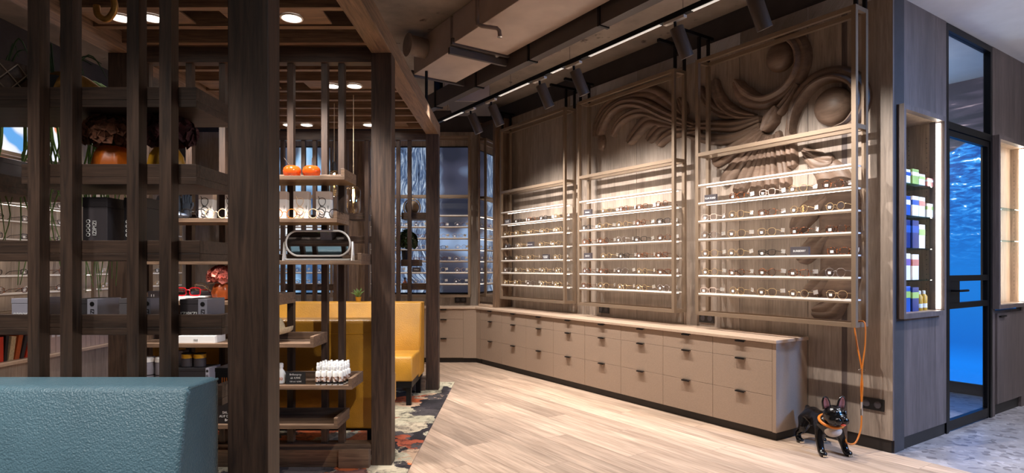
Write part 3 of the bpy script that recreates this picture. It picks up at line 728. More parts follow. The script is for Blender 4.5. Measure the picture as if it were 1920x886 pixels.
# ================================================================== CARVED WALL RELIEF
rl = thing('carved_relief', 'huge carved wooden acanthus relief with scrolls and balls on the panelled wall', 'relief', (OX, OY, 0), ROT_W)
def stroke(name, pts, wid, hgt, n=7, groove=.3, lean=0):
    """a carved leaf or band: pts (u, z) along its spine, half widths, height above the wall"""
    P3 = spline([(-u, 0, z) for u, z in pts], n)
    m = len(P3); mb = MB(); K = 10; mb.smooth = True
    L = [0]
    for i in range(1, m): L.append(L[-1] + (P3[i] - P3[i - 1]).length)
    tot = L[-1]
    for i, p in enumerate(P3):
        t = (P3[min(i + 1, m - 1)] - P3[max(0, i - 1)]).normalized(); nm = Vector((-t.z, 0, t.x))
        f_ = L[i] / tot; q = f_ * (len(wid) - 1); a = int(min(q, len(wid) - 2)); wv = wid[a] + (wid[a + 1] - wid[a]) * (q - a)
        for s_, e_ in ((L[i], wid[0]), (tot - L[i], wid[-1])):
            e_ = max(e_, .004)
            if s_ < e_: wv *= math.sqrt(max(.01, 1 - (1 - s_ / e_) ** 2))
        for k in range(K + 1):
            c = -1 + 2 * k / K
            dome = max(0, 1 - c * c) ** .42 * (1 - groove * math.exp(-(c / .28) ** 2)) * (1 + lean * c)
            r = p + nm * wv * c; mb.v.append((r.x, .002 - hgt * dome * min(1, wv / .02), r.z))
    for i in range(m - 1):
        for k in range(K): mb.f.append((i * (K + 1) + k, i * (K + 1) + k + 1, (i + 1) * (K + 1) + k + 1, (i + 1) * (K + 1) + k))
    mb.f.append(tuple(range(K + 1))); mb.f.append(tuple((m - 1) * (K + 1) + k for k in range(K + 1))[::-1])
    me = mb.mesh(name)
    o = obj(name, me, 'carved', rl); return o
# scrolls with balls
stroke('scroll', [(1.2, 2.80), (1.12, 2.66), (.95, 2.565), (.78, 2.585), (.665, 2.67), (.612, 2.80), (.635, 2.93), (.72, 3.02), (.84, 3.05)], [.05, .085, .06, .05, .055, .06, .055, .03], .085, lean=.5)
obj('ball', MB().ball((-.80, -.012, 2.885), .118, 28, 18, sy=.75), 'carved', rl)
stroke('scroll', [(.70, 2.25), (.70, 2.40), (.645, 2.53), (.535, 2.625), (.39, 2.645), (.255, 2.58), (.185, 2.46), (.195, 2.34), (.27, 2.255), (.37, 2.235)], [.012, .05, .07, .068, .06, .055, .05, .04, .02], .085, lean=-.5)
obj('ball', MB().ball((-.388, -.012, 2.408), .138, 28, 18, sy=.75), 'carved', rl)
stroke('knot_leaf', [(.80, 2.50), (.87, 2.42), (.93, 2.32)], [.03, .075, .04], .095, groove=.15)
stroke('stem', [(.64, 2.64), (.74, 2.53), (.84, 2.44)], [.02, .04, .05], .075)
stroke('leaf', [(.66, 2.6), (.70, 2.45), (.72, 2.25), (.70, 2.0)], [.012, .035, .045, .05], .06)
# fan of leaves below the knot
for a, wv in (([(.92, 2.36), (1.15, 2.26), (1.44, 2.14)], .07), ([(.93, 2.34), (1.12, 2.16), (1.34, 1.95)], .075), ([(.91, 2.31), (1.04, 2.1), (1.2, 1.84)], .07),
              ([(.89, 2.3), (.96, 2.08), (1.03, 1.8)], .065), ([(.86, 2.3), (.88, 2.06), (.88, 1.78)], .06), ([(.82, 2.32), (.79, 2.1), (.75, 1.85)], .055)):
    stroke('leaf', a, [.02, wv * .75, wv, wv * .9], .062)
# leaves reaching left towards the middle frame
stroke('leaf', [(.95, 2.44), (1.2, 2.43), (1.45, 2.48), (1.7, 2.53)], [.03, .055, .05, .035], .06)
stroke('leaf', [(.95, 2.39), (1.2, 2.33), (1.45, 2.36), (1.72, 2.46)], [.03, .05, .05, .04], .055)
stroke('leaf', [(1.0, 2.46), (1.2, 2.53), (1.36, 2.68), (1.42, 2.88)], [.02, .055, .06, .04], .06)
stroke('leaf', [(1.1, 2.48), (1.34, 2.56), (1.5, 2.7), (1.57, 2.85)], [.02, .045, .05, .03], .055)
stroke('scroll', [(1.6, 2.5), (1.95, 2.675), (2.24, 2.84), (2.5, 2.905), (2.70, 2.86), (2.83, 2.73), (2.86, 2.64)], [.03, .05, .06, .06, .055, .05, .045], .085)
obj('ball', MB().ball((-2.86, -.006, 2.575), .075, 22, 14, sx=.8, sy=.6, sz=1.2), 'carved', rl)
stroke('leaf', [(1.75, 2.62), (2.0, 2.84), (2.2, 2.95), (2.5, 2.985), (2.77, 2.935), (2.93, 2.79), (2.95, 2.64)], [.03, .07, .075, .06, .06, .05, .03], .06)
stroke('leaf', [(1.65, 2.5), (2.0, 2.66), (2.25, 2.765), (2.44, 2.775), (2.6, 2.715), (2.685, 2.60)], [.02, .05, .055, .055, .05, .035], .065)
stroke('leaf', [(1.7, 2.5), (2.0, 2.62), (2.18, 2.67), (2.33, 2.6), (2.46, 2.49)], [.02, .06, .075, .075, .06], .06)
stroke('leaf', [(1.65, 2.49), (1.9, 2.57), (2.05, 2.57), (2.2, 2.465)], [.02, .05, .07, .055], .055)
stroke('leaf', [(1.55, 2.46), (1.8, 2.49), (1.94, 2.475), (2.06, 2.405)], [.03, .05, .055, .045], .07)
stroke('leaf', [(1.72, 2.62), (1.76, 2.72), (1.80, 2.80)], [.03, .05, .03], .06)
# leaf hanging down behind the shelves
stroke('leaf', [(.62, 2.14), (.5, 2.03), (.38, 2.015)], [.02, .07, .06], .055)
stroke('leaf', [(.62, 2.1), (.42, 1.92), (.34, 1.6), (.34, 1.25), (.40, .98)], [.03, .13, .17, .16, .13], .05)
for a, wv in (([(.42, 1.78), (.58, 1.66), (.70, 1.52)], .09), ([(.40, 1.52), (.56, 1.38), (.655, 1.29)], .085), ([(.38, 1.25), (.5, 1.12), (.6, 1.03)], .08), ([(.30, 1.06), (.42, .93), (.55, .92)], .085)):
    stroke('leaf', a, [.04, wv, wv * .8], .056)

# ================================================================== CEILING SERVICES
tr = thing('light_track', 'black light track hung along the panelled wall with bright inset strips', 'light track', (OX, OY, 0), ROT_W)
TV = -1.15
obj('rail', MB().box(-4.45, 1.2, TV - .018, TV + .018, 2.945, 2.98), 'black_metal', tr)
for a, b in ((-4.3, -3.85), (-3.1, -2.6), (-2.25, -2.1), (-1.75, -1.0), (-.72, -.4), (-.1, .9)):
    obj('light_strip', MB().box(a, b, TV - .012, TV - .004, 2.941, 2.9449), 'led_track', tr); obj('light_strip', MB().box(a, b, TV + .004, TV + .012, 2.941, 2.9449), 'led_track', tr)
for x in (-4.2, -2.9, -2.0, -.8): obj('suspension_wire', MB().tube([(x, TV, 2.98), (x, TV, 3.399)], .002, 5), 'silver', tr)
for i, u in enumerate(SPOT_U):
    t = thing('track_spot', f'dark cylindrical track spotlight, {ORD[i]} along the wall track from the far end', 'spotlight', W(u, 1.15, 0), ROT_W, 'track spotlights over the wall displays')
    obj('adapter', MB().box(-.09, .09, -.016, .016, 2.922, 2.9405), 'track_white', t)
    obj('stem', MB().tube([(0, 0, 2.9215), (0, .005, 2.885)], .01, 8), 'black_metal', t)
    mt = Matrix.Translation((0, .0, 2.91)) @ Matrix.Rotation(R(24), 4, 'X') @ Matrix.Rotation(R(-6), 4, 'Y')
    b = obj('body', MB().lathe([(.044, -.24), (.047, -.24), (.047, -.03), (.043, -.025), (.001, -.025)], 0, 0, 24).xf(mt), 'spot_body', t)
    obj('lens', MB().lathe([(.001, -.2385), (.042, -.2385), (.042, -.232), (.001, -.232)], 0, 0, 20).xf(mt), 'lamp_face', b)
t = thing('cable_tray', 'long dark cable tray running above the light track', 'cable tray', (OX, OY, 0), ROT_W)
obj('channel', MB().box(-4.6, 1.4, -1.36, -1.28, 3.03, 3.2), 'duct_dark', t)
for x in (-4.1, -3.2, -2.3, -1.4, -.5, .5): obj('strap', MB().box(x - .012, x + .012, -1.37, -1.27, 3.02, 3.4), 'black_metal', t)
t = thing('air_duct', 'broad rectangular air duct under the raw ceiling', 'air duct', (OX, OY, 0), ROT_W)
obj('duct_section', MB().box(-2.615, 2.0, -1.93, -1.39, 3.15, 3.398), 'duct_paint', t, bevel=.004)
obj('duct_section', MB().box(-3.41, -2.66, -1.93, -1.47, 3.10, 3.398), 'duct_paint', t, bevel=.004)
for x, z in ((-2.66, 3.07), (-2.615, 3.135), (-3.44, 3.085)):
    obj('flange', MB().box(x, x + .03, -1.95, -1.37, z, z + .055), 'duct_dark', t)
obj('flange', MB().box(-.62, -.59, -1.95, -1.37, 3.135, 3.149), 'duct_dark', t)
obj('outlet', MB().lathe([(.09, 0), (.09, .16), (.105, .165), (.105, .18)], 0, 0, 20).xf(Matrix.Translation((-3.15, -1.931, 3.27)) @ Matrix.Rotation(R(90), 4, 'X')), 'pipe_wrap', t)
t = thing('duct_box', 'dark boxed duct end facing the camera under the ceiling', 'air duct', (0, 0, 0))
obj('box', MB().box(-.76, -.30, 6.62, 7.3, 3.09, 3.33), 'duct_dark', t, bevel=.003); obj('flange', MB().box(-.775, -.285, 6.6, 6.6199, 3.08, 3.34), 'duct_paint', t); obj('strap', MB().box(-.55, -.53, 6.9, 6.92, 3.33, 3.4), 'black_metal', t)
t = thing('sprinkler', 'grey sprinkler pipe with a small head hanging beside the big duct', 'sprinkler', (OX, OY, 0), ROT_W)
obj('pipe', MB().tube([(-2.1, -1.99, 3.4), (-2.1, -1.99, 3.16), (-2.1, -1.985, 3.13), (-2.08, -1.96, 3.115), (-2.02, -1.86, 3.10), (-2.01, -1.845, 3.08), (-2.01, -1.84, 3.045)], .016, 10), 'pipe_wrap', t)
h_ = obj('head', MB().lathe([(.012, 3.03), (.02, 3.032), (.02, 3.038), (.008, 3.04), (.008, 3.046)], -2.01, -1.84, 12), 'chrome', t)
obj('bulb', MB().lathe([(.004, 3.0385), (.004, 3.0455)], -2.01, -1.853, 6), 'rust_red', h_)
for i, u in enumerate((2.55, 2.36, 2.2, 2.08, 1.93)):
    t = thing('insulated_pipe', f'short lagged pipe behind the duct, {ORD[i]} from the far end', 'pipe', (OX, OY, 0), ROT_W, 'lagged pipes between duct and cable tray')
    obj('lagging', MB().tube([(-u, -1.385, 3.36), (-u + .01, -1.3, 3.24), (-u + .02, -1.24, 3.13), (-u + .02, -1.235, 3.06)], .032, 10), 'pipe_wrap', t)
    if i in (2, 3): obj('valve', MB().lathe([(.018, 0), (.018, .03)], 0, 0, 10).xf(Matrix.Translation((-u - .03, -1.32, 3.2)) @ Matrix.Rotation(R(90), 4, 'X')), 'rust_red', t)
    else: obj('band', MB().tube([(-u, -1.384, 3.355), (-u + .002, -1.37, 3.335)], .034, 10), 'duct_dark', t)
t = thing('flexible_duct', 'grey flexible round duct bending behind the light track', 'air duct', (OX, OY, 0), ROT_W)
obj('hose', MB().tube(spline([(-1.62, -1.39, 3.29), (-1.45, -1.25, 3.3), (-1.2, -1.1, 3.3), (-.9, -1.02, 3.3)], 6), .085, 16), 'pipe_wrap', t)
obj('collar', MB().tube([(-.9, -1.02, 3.3), (-.86, -1.012, 3.3)], .092, 16), 'duct_dark', t)
for (x, y, lb, cnt) in ((-2.05, 4.0, 'slim ceiling seam rail crossing the raw slab', 1),):
    pass
# wall sockets
def socket(loc, rz, label):
    t = thing('wall_socket', label, 'socket', loc, rz, 'black double wall sockets')
    obj('plate', MB().box(-.078, .078, -.010, -.0005, -.04, .04), 'socket_black', t, bevel=.002)
    for s in (-1, 1): obj('outlet', MB().lathe([(.021, -.004), (.024, 0), (.024, .002), (.018, .002)], 0, 0, 18).xf(Matrix.Translation((s * .037, -.0102, 0)) @ Matrix.Rotation(R(90), 4, 'X')), 'paper_charcoal', t)
socket(W(2.83, 0, .80), ROT_W, 'black double socket above the worktop under the middle frame')
socket(W(1.51, 0, .80), ROT_W, 'black double socket above the worktop under the dog-end frame')
socket(W(.13, 0, .31), ROT_W, 'black double socket low on the wall behind the dog')
socket((-.75, BY, .80), 0, 'black double socket above the far worktop')

# ================================================================== DOG AND LEASH
def skin_mesh(name, verts, edges, rad, sub=2):
    me = bpy.data.meshes.new(name); me.from_pydata(verts, edges, []); o = bpy.data.objects.new(name, me); C.objects.link(o)
    o.modifiers.new('skin', 'SKIN'); sb = o.modifiers.new('sub', 'SUBSURF'); sb.levels = sub; sb.render_levels = sub
    for i, r in enumerate(rad):
        r = r if isinstance(r, tuple) else (r, r); me.skin_vertices[0].data[i].radius = r
    me.skin_vertices[0].data[0].use_root = True
    bpy.context.view_layer.update()
    out = bpy.data.meshes.new_from_object(o.evaluated_get(bpy.context.evaluated_depsgraph_get()))
    bpy.data.objects.remove(o)
    for p in out.polygons: p.use_smooth = True
    return out
dg = thing('dog_statue', 'glossy black french bulldog statue with orange collar standing by the counter', 'dog statue', (2.105, 4.115, 0), R(4))
V, E_, RD = [], [], []
def jv(p, r, to=None):
    V.append(p); RD.append(r)
    if to is not None: E_.append((to, len(V) - 1))
    return len(V) - 1
pel = jv((.02, .15, .205), .056); mid = jv((.015, .05, .205), .056, pel); ch = jv((0, -.06, .20), .07, mid); br = jv((-.005, -.115, .205), .068, ch)
nk = jv((-.015, -.15, .25), .058, br); hd = jv((-.024, -.185, .287), .066, nk); mz = jv((-.016, -.222, .272), .05, hd)
for s in (-1, 1):
    ck = jv((-.024 + s * .03, -.19, .275), .045, hd)
    sh = jv((s * .06, -.10, .165), .042, ch); el = jv((s * .078, -.11, .11), .03, sh); wr_ = jv((s * .083, -.135, .055), .024, el); pw = jv((s * .085, -.15, .026), .026, wr_); jv((s * .087, -.18, .02), .02, pw)
    hp = jv((s * .055 + .02, .145, .165), .05, pel); kn = jv((s * .08 + .02, .11, .12), .036, hp); hk = jv((s * .085 + .02, .175, .07), .021, kn); rp = jv((s * .085 + .02, .165, .026), .022, hk); jv((s * .085 + .02, .135, .019), .018, rp)
tl = jv((.02, .195, .24), .02, pel); jv((.02, .215, .258), .013, tl)
bm = skin_mesh('body', V, E_, RD)
def voxel_union(me, extra, size):
    b0 = len(me.vertices); vs = [tuple(v.co) for v in me.vertices] + extra.v
    fs = [tuple(p.vertices) for p in me.polygons] + [tuple(i + b0 for i in f_) for f_ in extra.f]
    m2 = bpy.data.meshes.new('union'); m2.from_pydata(vs, [], fs); o = bpy.data.objects.new('union', m2); C.objects.link(o)
    rm = o.modifiers.new('remesh', 'REMESH'); rm.mode = 'VOXEL'; rm.voxel_size = size; rm.use_smooth_shade = True
    sm = o.modifiers.new('smooth', 'SMOOTH'); sm.iterations = 6; sm.factor = .5
    bpy.context.view_layer.update()
    out = bpy.data.meshes.new_from_object(o.evaluated_get(bpy.context.evaluated_depsgraph_get())); bpy.data.objects.remove(o)
    for p in out.polygons: p.use_smooth = True
    return out
xs_ = MB().ball((-.024, -.192, .287), .069, 20, 14, sx=1.02, sy=.9, sz=.92).ball((-.012, -.236, .268), .044, 18, 12, sx=1.15, sy=.7, sz=.85)
xs_.ball((-.05, -.215, .262), .036, 16, 10).ball((.012, -.215, .262), .036, 16, 10).ball((0, -.1, .2), .078, 18, 12, sx=1.1, sz=.95).ball((.02, .13, .2), .064, 18, 12, sx=1.05)
for s in (-1, 1): xs_.ball((s * .086, -.168, .026), .026, 14, 10, sx=1, sy=1.2, sz=.8).ball((s * .085 + .02, .148, .025), .024, 14, 10, sx=1, sy=1.2, sz=.8)
bm = voxel_union(bm, xs_, .0045)
zmin = min(v.co.z for v in bm.vertices)
for v in bm.vertices: v.co.z -= zmin
body = obj('body', bm, 'dog_gloss', dg)
HX, HZ = -.024, .287 - zmin
for s in (-1, 1):
    prof = [(.0, .026), (.025, .029), (.05, .026), (.07, .017), (.08, .006)]
    em = MB(); em.smooth = True; inn = MB(); inn.smooth = True
    for zz, hw in prof:
        for k in range(7):
            c = -1 + 2 * k / 6
            x = HX + s * (.048 + .14 * zz) + hw * c; y = -.178 - .012 * c * c; em.v.append((x, y, HZ + .038 + zz)); inn.v.append((x - hw * c * .32, y - .0075 + .006 * c * c, HZ + .042 + zz * .86))
    for i in range(len(prof) - 1):
        for k in range(6):
            q = (i * 7 + k, i * 7 + k + 1, (i + 1) * 7 + k + 1, (i + 1) * 7 + k); em.f.append(q); inn.f.append(q)
    e = obj('ear', em, 'dog_gloss', dg); sm = e.modifiers.new('thick', 'SOLIDIFY'); sm.thickness = .008; sm.offset = 0
    il = obj('ear_lining', inn, 'dog_ear', e); sm = il.modifiers.new('thick', 'SOLIDIFY'); sm.thickness = .002; sm.offset = 0
    obj('eye', MB().ball((HX + .012 + s * .033, -.238, HZ + .014), .012, 12, 8), 'acetate_black', dg)
    obj('jowl', MB().ball((HX + .013 + s * .022, -.252, HZ - .028), .027, 16, 10, sz=.95, sy=.8), 'dog_gloss', dg)
    obj('brow', MB().ball((HX + .01 + s * .03, -.232, HZ + .03), .02, 14, 8, sz=.5), 'dog_gloss', dg)
    for yy, xo in ((-.198, 0), (.116, .02)):
        for q in (-1, 0, 1): obj('claw', MB().ball((xo + s * .087 + q * .011, yy, .010), .0048, 8, 6), 'acetate_cream', dg)
obj('nose', MB().ball((HX + .013, -.268, HZ - .004), .013, 12, 8, sx=1.4, sz=.8), 'acetate_black', dg)
obj('tongue', MB().ball((HX + .018, -.262, HZ - .05), .015, 12, 8, sx=1.2, sy=.8, sz=.5), 'dog_tongue', dg)
obj('chest_patch', MB().ball((-.004, -.148, .168 - zmin), .064, 20, 12, sx=.92, sy=.6, sz=.62), 'dog_chest', dg)
cl = obj('collar', MB().tube([(-.016 + .073 * math.cos(a), -.145 + .07 * math.sin(a), .232 - zmin + .026 * math.sin(a)) for a in [2 * PI * i / 28 for i in range(28)]], .0095, 8, True), 'leash_orange', dg)
lw = thing('leash', 'orange leather dog leash looped over the display corner and down to the dog', 'leash')
A = W(.135, .16, .845); 
lx = lambda px, py, Y: Vector(((px - 966) / 1120 * Y, Y, 1.25 + (500 - py) / 1120 * Y))
top = A + Vector((0.01, -.01, -.005)); 
tp = W(.133, .11, .875)
strapA = spline([W(.112, .185, .33), W(.108, .18, .45), W(.112, .178, .56), W(.1, .165, .72), W(.1, .16, .85), W(.112, .16, .884), W(.138, .16, .886), W(.162, .16, .884), W(.17, .16, .85), W(.15, .165, .72), W(.114, .178, .56), W(.118, .18, .45), W(.112, .185, .33)], 6)
obj('loop', MB().tube(strapA, .0055, 6), 'leash_orange', lw)
rg = W(.113, .178, .56)
obj('ring', MB().tube([rg + Vector((.022 * math.cos(a), .0, .008 * math.sin(a))) for a in [2 * PI * i / 16 for i in range(16)]], .0028, 6, True), 'chrome', lw)
cp_ = W(.112, .185, .31)
obj('clip', MB().tube([cp_ + Vector((0, 0, .04)), cp_, cp_ + Vector((0, 0, -.05))], .0065, 8), 'chrome', lw)
obj('lead', MB().tube(spline([cp_ + Vector((0, 0, -.05)), cp_ + Vector((-.012, -.01, -.14)), cp_ + Vector((-.06, -.03, -.225)), cp_ + Vector((-.12, -.04, -.222)), Vector((2.215, 4.02, .12)), Vector((2.155, 3.985, .205))], 7), .006, 6), 'leash_orange', lw)

# ================================================================== THINGS ON THE TRAYS
def blossoms(m, c, r, n, size, rnd, flat=.8):
    for i in range(n):
        z = rnd.uniform(-.35, 1); a = rnd.uniform(0, 2 * PI); q = math.sqrt(max(0, 1 - z * z)); k = rnd.uniform(.82, 1.04)
        d = Vector((q * math.cos(a), q * math.sin(a), z)); p = Vector(c) + Vector((d.x * r, d.y * r, d.z * r * flat)) * k
        t1 = d.orthogonal().normalized(); t1.rotate(Matrix.Rotation(rnd.uniform(0, 6.3), 3, d)); t2 = d.cross(t1); s = size * rnd.uniform(.7, 1.25)
        b = len(m.v); lift = d * s * rnd.uniform(.2, .7)
        m.v += [tuple(p), tuple(p + t1 * s + t2 * s * .25 + lift), tuple(p + t1 * s * .5 + t2 * s + lift * .6), tuple(p - t1 * s * .6 + t2 * s * .7 + lift), tuple(p - t1 * s * .9 - t2 * s * .4 + lift), tuple(p + t1 * .3 * s - t2 * s + lift)]
        m.f += [(b, b + 1, b + 2), (b, b + 2, b + 3), (b, b + 3, b + 4), (b, b + 4, b + 5), (b, b + 5, b + 1)]
    return m
def flower_vase(loc, r, h, vmat, fmat, label, fr, fz, rip=.06, seed=1):
    t = thing('flower_vase', label, 'vase', loc)
    obj('vase', MB().lathe([(.5 * r, 0), (.85 * r, .08 * h), (r, .45 * h), (.86 * r, .8 * h), (.62 * r, h), (.5 * r, h), (.4 * r, .85 * h)], 0, 0, 32, rip=rip, nr=8), vmat, t)
    rnd = random.Random(seed)
    obj('stem', MB().tube([(0, 0, h * .5), (0, 0, fz)], .006, 6), 'leaf_dark', t)
    obj('blossom', blossoms(MB(), (0, 0, fz), fr, 260, fr * .24, rnd), fmat, t)
    return t
flower_vase((-1.407, 2.09, T['T2']), .062, .125, 'glazed_pumpkin', 'dry_brown', 'ribbed orange vase with dried brown hydrangea on the near upper tray', .085, .165, seed=2)
flower_vase((-1.2184, 2.09, T['T2']), .06, .12, 'glazed_yellow', 'dry_wine', 'ribbed yellow vase with wine-dark dried flowers on the near upper tray', .085, .17, seed=3)
flower_vase((-1.765, 3.60, G['tb']), .06, .10, 'glazed_terracotta', 'petal_pink', 'terracotta vase with pink hydrangea on the middle screen', .075, .14, seed=4)
def strands(t, pts, rnd, r=.0055, mat='leaf_green', name='trailing_stem'):
    obj(name, MB().tube(spline(pts, 5), [r * (1 - .75 * i / (5 * (len(pts) - 1))) for i in range(5 * (len(pts) - 1) + 1)], 5), mat, t)
def trailing(loc, label, xs, zlow, pot, seed, n):
    rnd = random.Random(seed); t = thing('trailing_plant', label, 'plant', loc)
    if pot == 'basket':
        bk = obj('basket', MB().lathe([(.085, 0), (.115, .02), (.12, .15), (.11, .15), (.1, .04), (.01, .03)], 0, 0, 28), 'wicker', t)
        wv = MB()
        for i in range(14):
            a0 = 2 * PI * i / 14
            for sg in (-1, 1): wv.tube([(.122 * math.cos(a0 + sg * .9 * q / 5), .122 * math.sin(a0 + sg * .9 * q / 5), .015 + .026 * q) for q in range(6)], .0022, 4)
        obj('weave', wv, 'bronze', bk)
        h = .13
    else:
        obj('pot', MB().lathe([(.045, 0), (.06, .11), (.054, .11), (.045, .08), (.01, .075)], 0, 0, 20), 'pot_dark', t); h = .10
    for i in range(9):
        a = rnd.uniform(0, 2 * PI); q = rnd.uniform(.08, .2)
        strands(t, [(0.03 * math.cos(a), .02 * math.sin(a), h), (q * .6 * math.cos(a), q * .4 * math.sin(a), h + rnd.uniform(.06, .12)), (q * math.cos(a), q * .5 * math.sin(a), h + rnd.uniform(-.02, .09))], rnd, .0045, 'leaf_dark', 'leaf_blade')
    for i in range(n):
        x = rnd.uniform(*xs) - loc[0]; y = 2.26 - loc[1] + rnd.uniform(-.012, .05); zz = rnd.uniform(zlow, zlow + .45) - loc[2]
        m_ = (0 + zz) / 2; j = lambda k: rnd.uniform(-k, k)
        strands(t, [(x * .4, .03, h), (x * .8, y * .8, h + .03), (x + j(.01), y, -.05), (x + j(.03), y + j(.02), m_ * .7), (x + j(.035), y + j(.02), m_ * 1.3), (x + j(.05), y + j(.02), zz)], rnd)
    return t
trailing((-1.7986, 2.08, T['T1']), 'plant trailing from a dark woven basket on the topmost near tray', (-1.95, -1.70), 1.18, 'basket', 5, 20)
trailing((-1.6004, 2.08, T['T1']), 'long green trailing plant in a dark pot between the near slats', (-1.645, -1.525), 1.12, 'pot', 6, 26)
# golden big cat with a curled tail
V, E_, RD = [], [], []
a = jv((-1.60, 2.08, 1.90), .036); b = jv((-1.55, 2.08, 1.92), .045, a); c_ = jv((-1.50, 2.08, 1.90), .045, b); d_ = jv((-1.455, 2.08, 1.868), .036, c_); p_ = jv((-1.42, 2.075, 1.872), .036, d_); jv((-1.40, 2.075, 1.868), .028, p_); jv((-1.425, 2.075, 1.825), .03, p_)
e_ = jv((-1.63, 2.08, 1.93), .03, a); f1 = jv((-1.60, 2.05, 1.85), .024, a); jv((-1.60, 2.04, 1.82), .018, f1)
gc = thing('cat_figurine', 'gilded big cat figurine with curled tail on the topmost near tray', 'figurine')
bm = skin_mesh('body', V, E_, RD); zm = T['T1'] - min(v.co.z for v in bm.vertices)
for v in bm.vertices: v.co.z += zm
obj('body', bm, 'gold_paint', gc)
obj('tail', MB().tube(spline([(-1.56, 2.08, 1.95), (-1.58, 2.09, 2.05), (-1.555, 2.09, 2.17), (-1.48, 2.08, 2.225), (-1.412, 2.08, 2.2), (-1.395, 2.08, 2.15), (-1.42, 2.08, 2.112), (-1.452, 2.08, 2.125), (-1.458, 2.08, 2.16)], 7), [.011] * 57, 10), 'gold_paint', gc)
t = thing('moss_tuft', 'little green moss tuft at the end of the near tray', 'plant', (-1.1024, 2.13, T['T2']))
obj('moss', blossoms(MB(), (0, 0, .012), .04, 90, .012, random.Random(8), .9), 'leaf_green', t); obj('soil', MB().lathe([(.04, 0), (.04, .012), (.02, .02)], 0, 0, 14), 'pot_dark', t)
# cartons
def carton(loc, w_, d_, h_, mat, label, rz=0, spine=None, words=None, vert=True, size=.02, ink='ink_white', dots=False, name='carton', cat='box', lid=True, group=None):
    t = thing(name, label, cat, loc, rz, group)
    sp = spine or 0
    obj('case', MB().box(-w_ / 2, w_ / 2 - sp, -d_ / 2, d_ / 2, 0, h_ * (.82 if lid else 1)), mat, t, bevel=.0012)
    if lid: obj('lid', MB().box(-w_ / 2 - .0008, w_ / 2 - sp + .0004, -d_ / 2 - .0008, d_ / 2 + .0008, h_ * .822, h_), mat, t, bevel=.0012)
    if spine:
        s_ = obj('end_label', MB().box(w_ / 2 - sp, w_ / 2, -d_ / 2, d_ / 2, 0, h_), 'paper_silver', t, bevel=.001)
        text('lettering', 'IZIPIZI', size * .9, s_, (w_ / 2 - sp * .45, -d_ / 2 - .001, h_ * .36), VERT, 'ink_black')
        obj('round_mark', MB().lathe([(.0001, 0), (.0075, 0), (.0075, .0005), (.0001, .0005)], 0, 0, 16).xf(Matrix.Translation((w_ / 2 - sp * .5, -d_ / 2 - .0004, h_ * .82)) @ Matrix.Rotation(R(90), 4, 'X')), 'ink_black', s_)
    if words:
        for i, s in enumerate(words):
            text('lettering', s, size, t, (-sp / 2 + (i * size * 1.6 if vert else 0), -d_ / 2 - .0015, h_ * .45 - (0 if vert else i * size * 1.1)), VERT if vert else FRONT, ink)
    if dots:
        dm = MB()
        for i in range(4): dm.tube([(-sp / 2 - .022 + .0055 * math.cos(q), -d_ / 2 - .001, h_ * .45 + (i - 1.5) * .015 + .0055 * math.sin(q)) for q in [2 * PI * k / 12 for k in range(12)]], .0013, 5, True)
        obj('ring_marks', dm, ink, t)
    return t
carton((-1.4, 2.045, T['T3']), 0.082, .11, 0.188, 'paper_charcoal', 'tall charcoal carton with white ring marks on the near tray', words=['IZIPIZI'], size=.018, dots=True, lid=True)
carton((-1.288, 2.07, T['T3']), 0.07, .1, .19, 'paper_black', 'tall black carton half hidden beside the charcoal carton', words=['IZIPIZI'], size=.016, dots=True)
carton((-1.061, 2.03, T['T4']), 0.09, .12, .09, 'paper_charcoal', 'charcoal carton with pale end label under the red glasses', spine=.03, words=['IZIPIZI'], vert=False, size=.02)
carton((-1.261, 2.04, T['T4']), 0.104, .12, .092, 'paper_grey', 'grey carton with pale end label, second of the row on the near tray', spine=.024)
carton((-1.4275, 2.04, T['T4']), 0.084, .12, .09, 'paper_grey', 'grey carton with pale end label below the trailing plant', spine=.034)
carton((-1.622, 2.04, T['T4']), 0.095, .12, .092, 'paper_silver', 'silver patterned carton nearest the picture edge on the near tray', words=['panorama'], vert=False, size=.02)
carton((-1.8808, 2.23, T['T2']), .045, .2, .105, 'paper_grey', 'grey carton at the picture edge on the upper tray', words=None, group='grey cartons at the picture edge')
carton((-1.934, 2.21, T['T2']), .05, .2, .11, 'paper_silver', 'pale grey carton behind the grey one at the picture edge', group='grey cartons at the picture edge')
carton((-0.995, 2.09, T['T5']), 0.065, .09, 0.08, 'paper_black', 'small dark carton with orange picture beside the thick post', words=['III'], vert=False, size=.03, ink='ink_orange')
carton((-1.70, 3.6, G['t6']), .16, .12, .145, 'paper_black', 'black carton with white lettering low behind the thick post', words=['SAUBER', 'AUF DAUER', 'Brille'], vert=False, size=.02, lid=False)
# apples
for x, lb, tilt in ((-1.352, 'glossy red-orange apple ornament beside the thick post', -.05), (-1.234, 'glossy red-orange apple ornament nearer the tray end', .004)):
    t = thing('apple_ornament', lb, 'ornament', (x, 3.62, G['t1']), 0, 'ceramic apples on the middle screen')
    obj('fruit', MB().lathe([(.018, 0), (.034, .003), (.049, .02), (.0535, .042), (.049, .06), (.036, .073), (.018, .076), (.006, .066)], 0, 0, 28), 'glazed_orange', t)
    obj('stem', MB().tube([(0, 0, .066), (tilt * .4, 0, .085), (tilt, 0, .125)], .0018, 6), 'wicker', t)
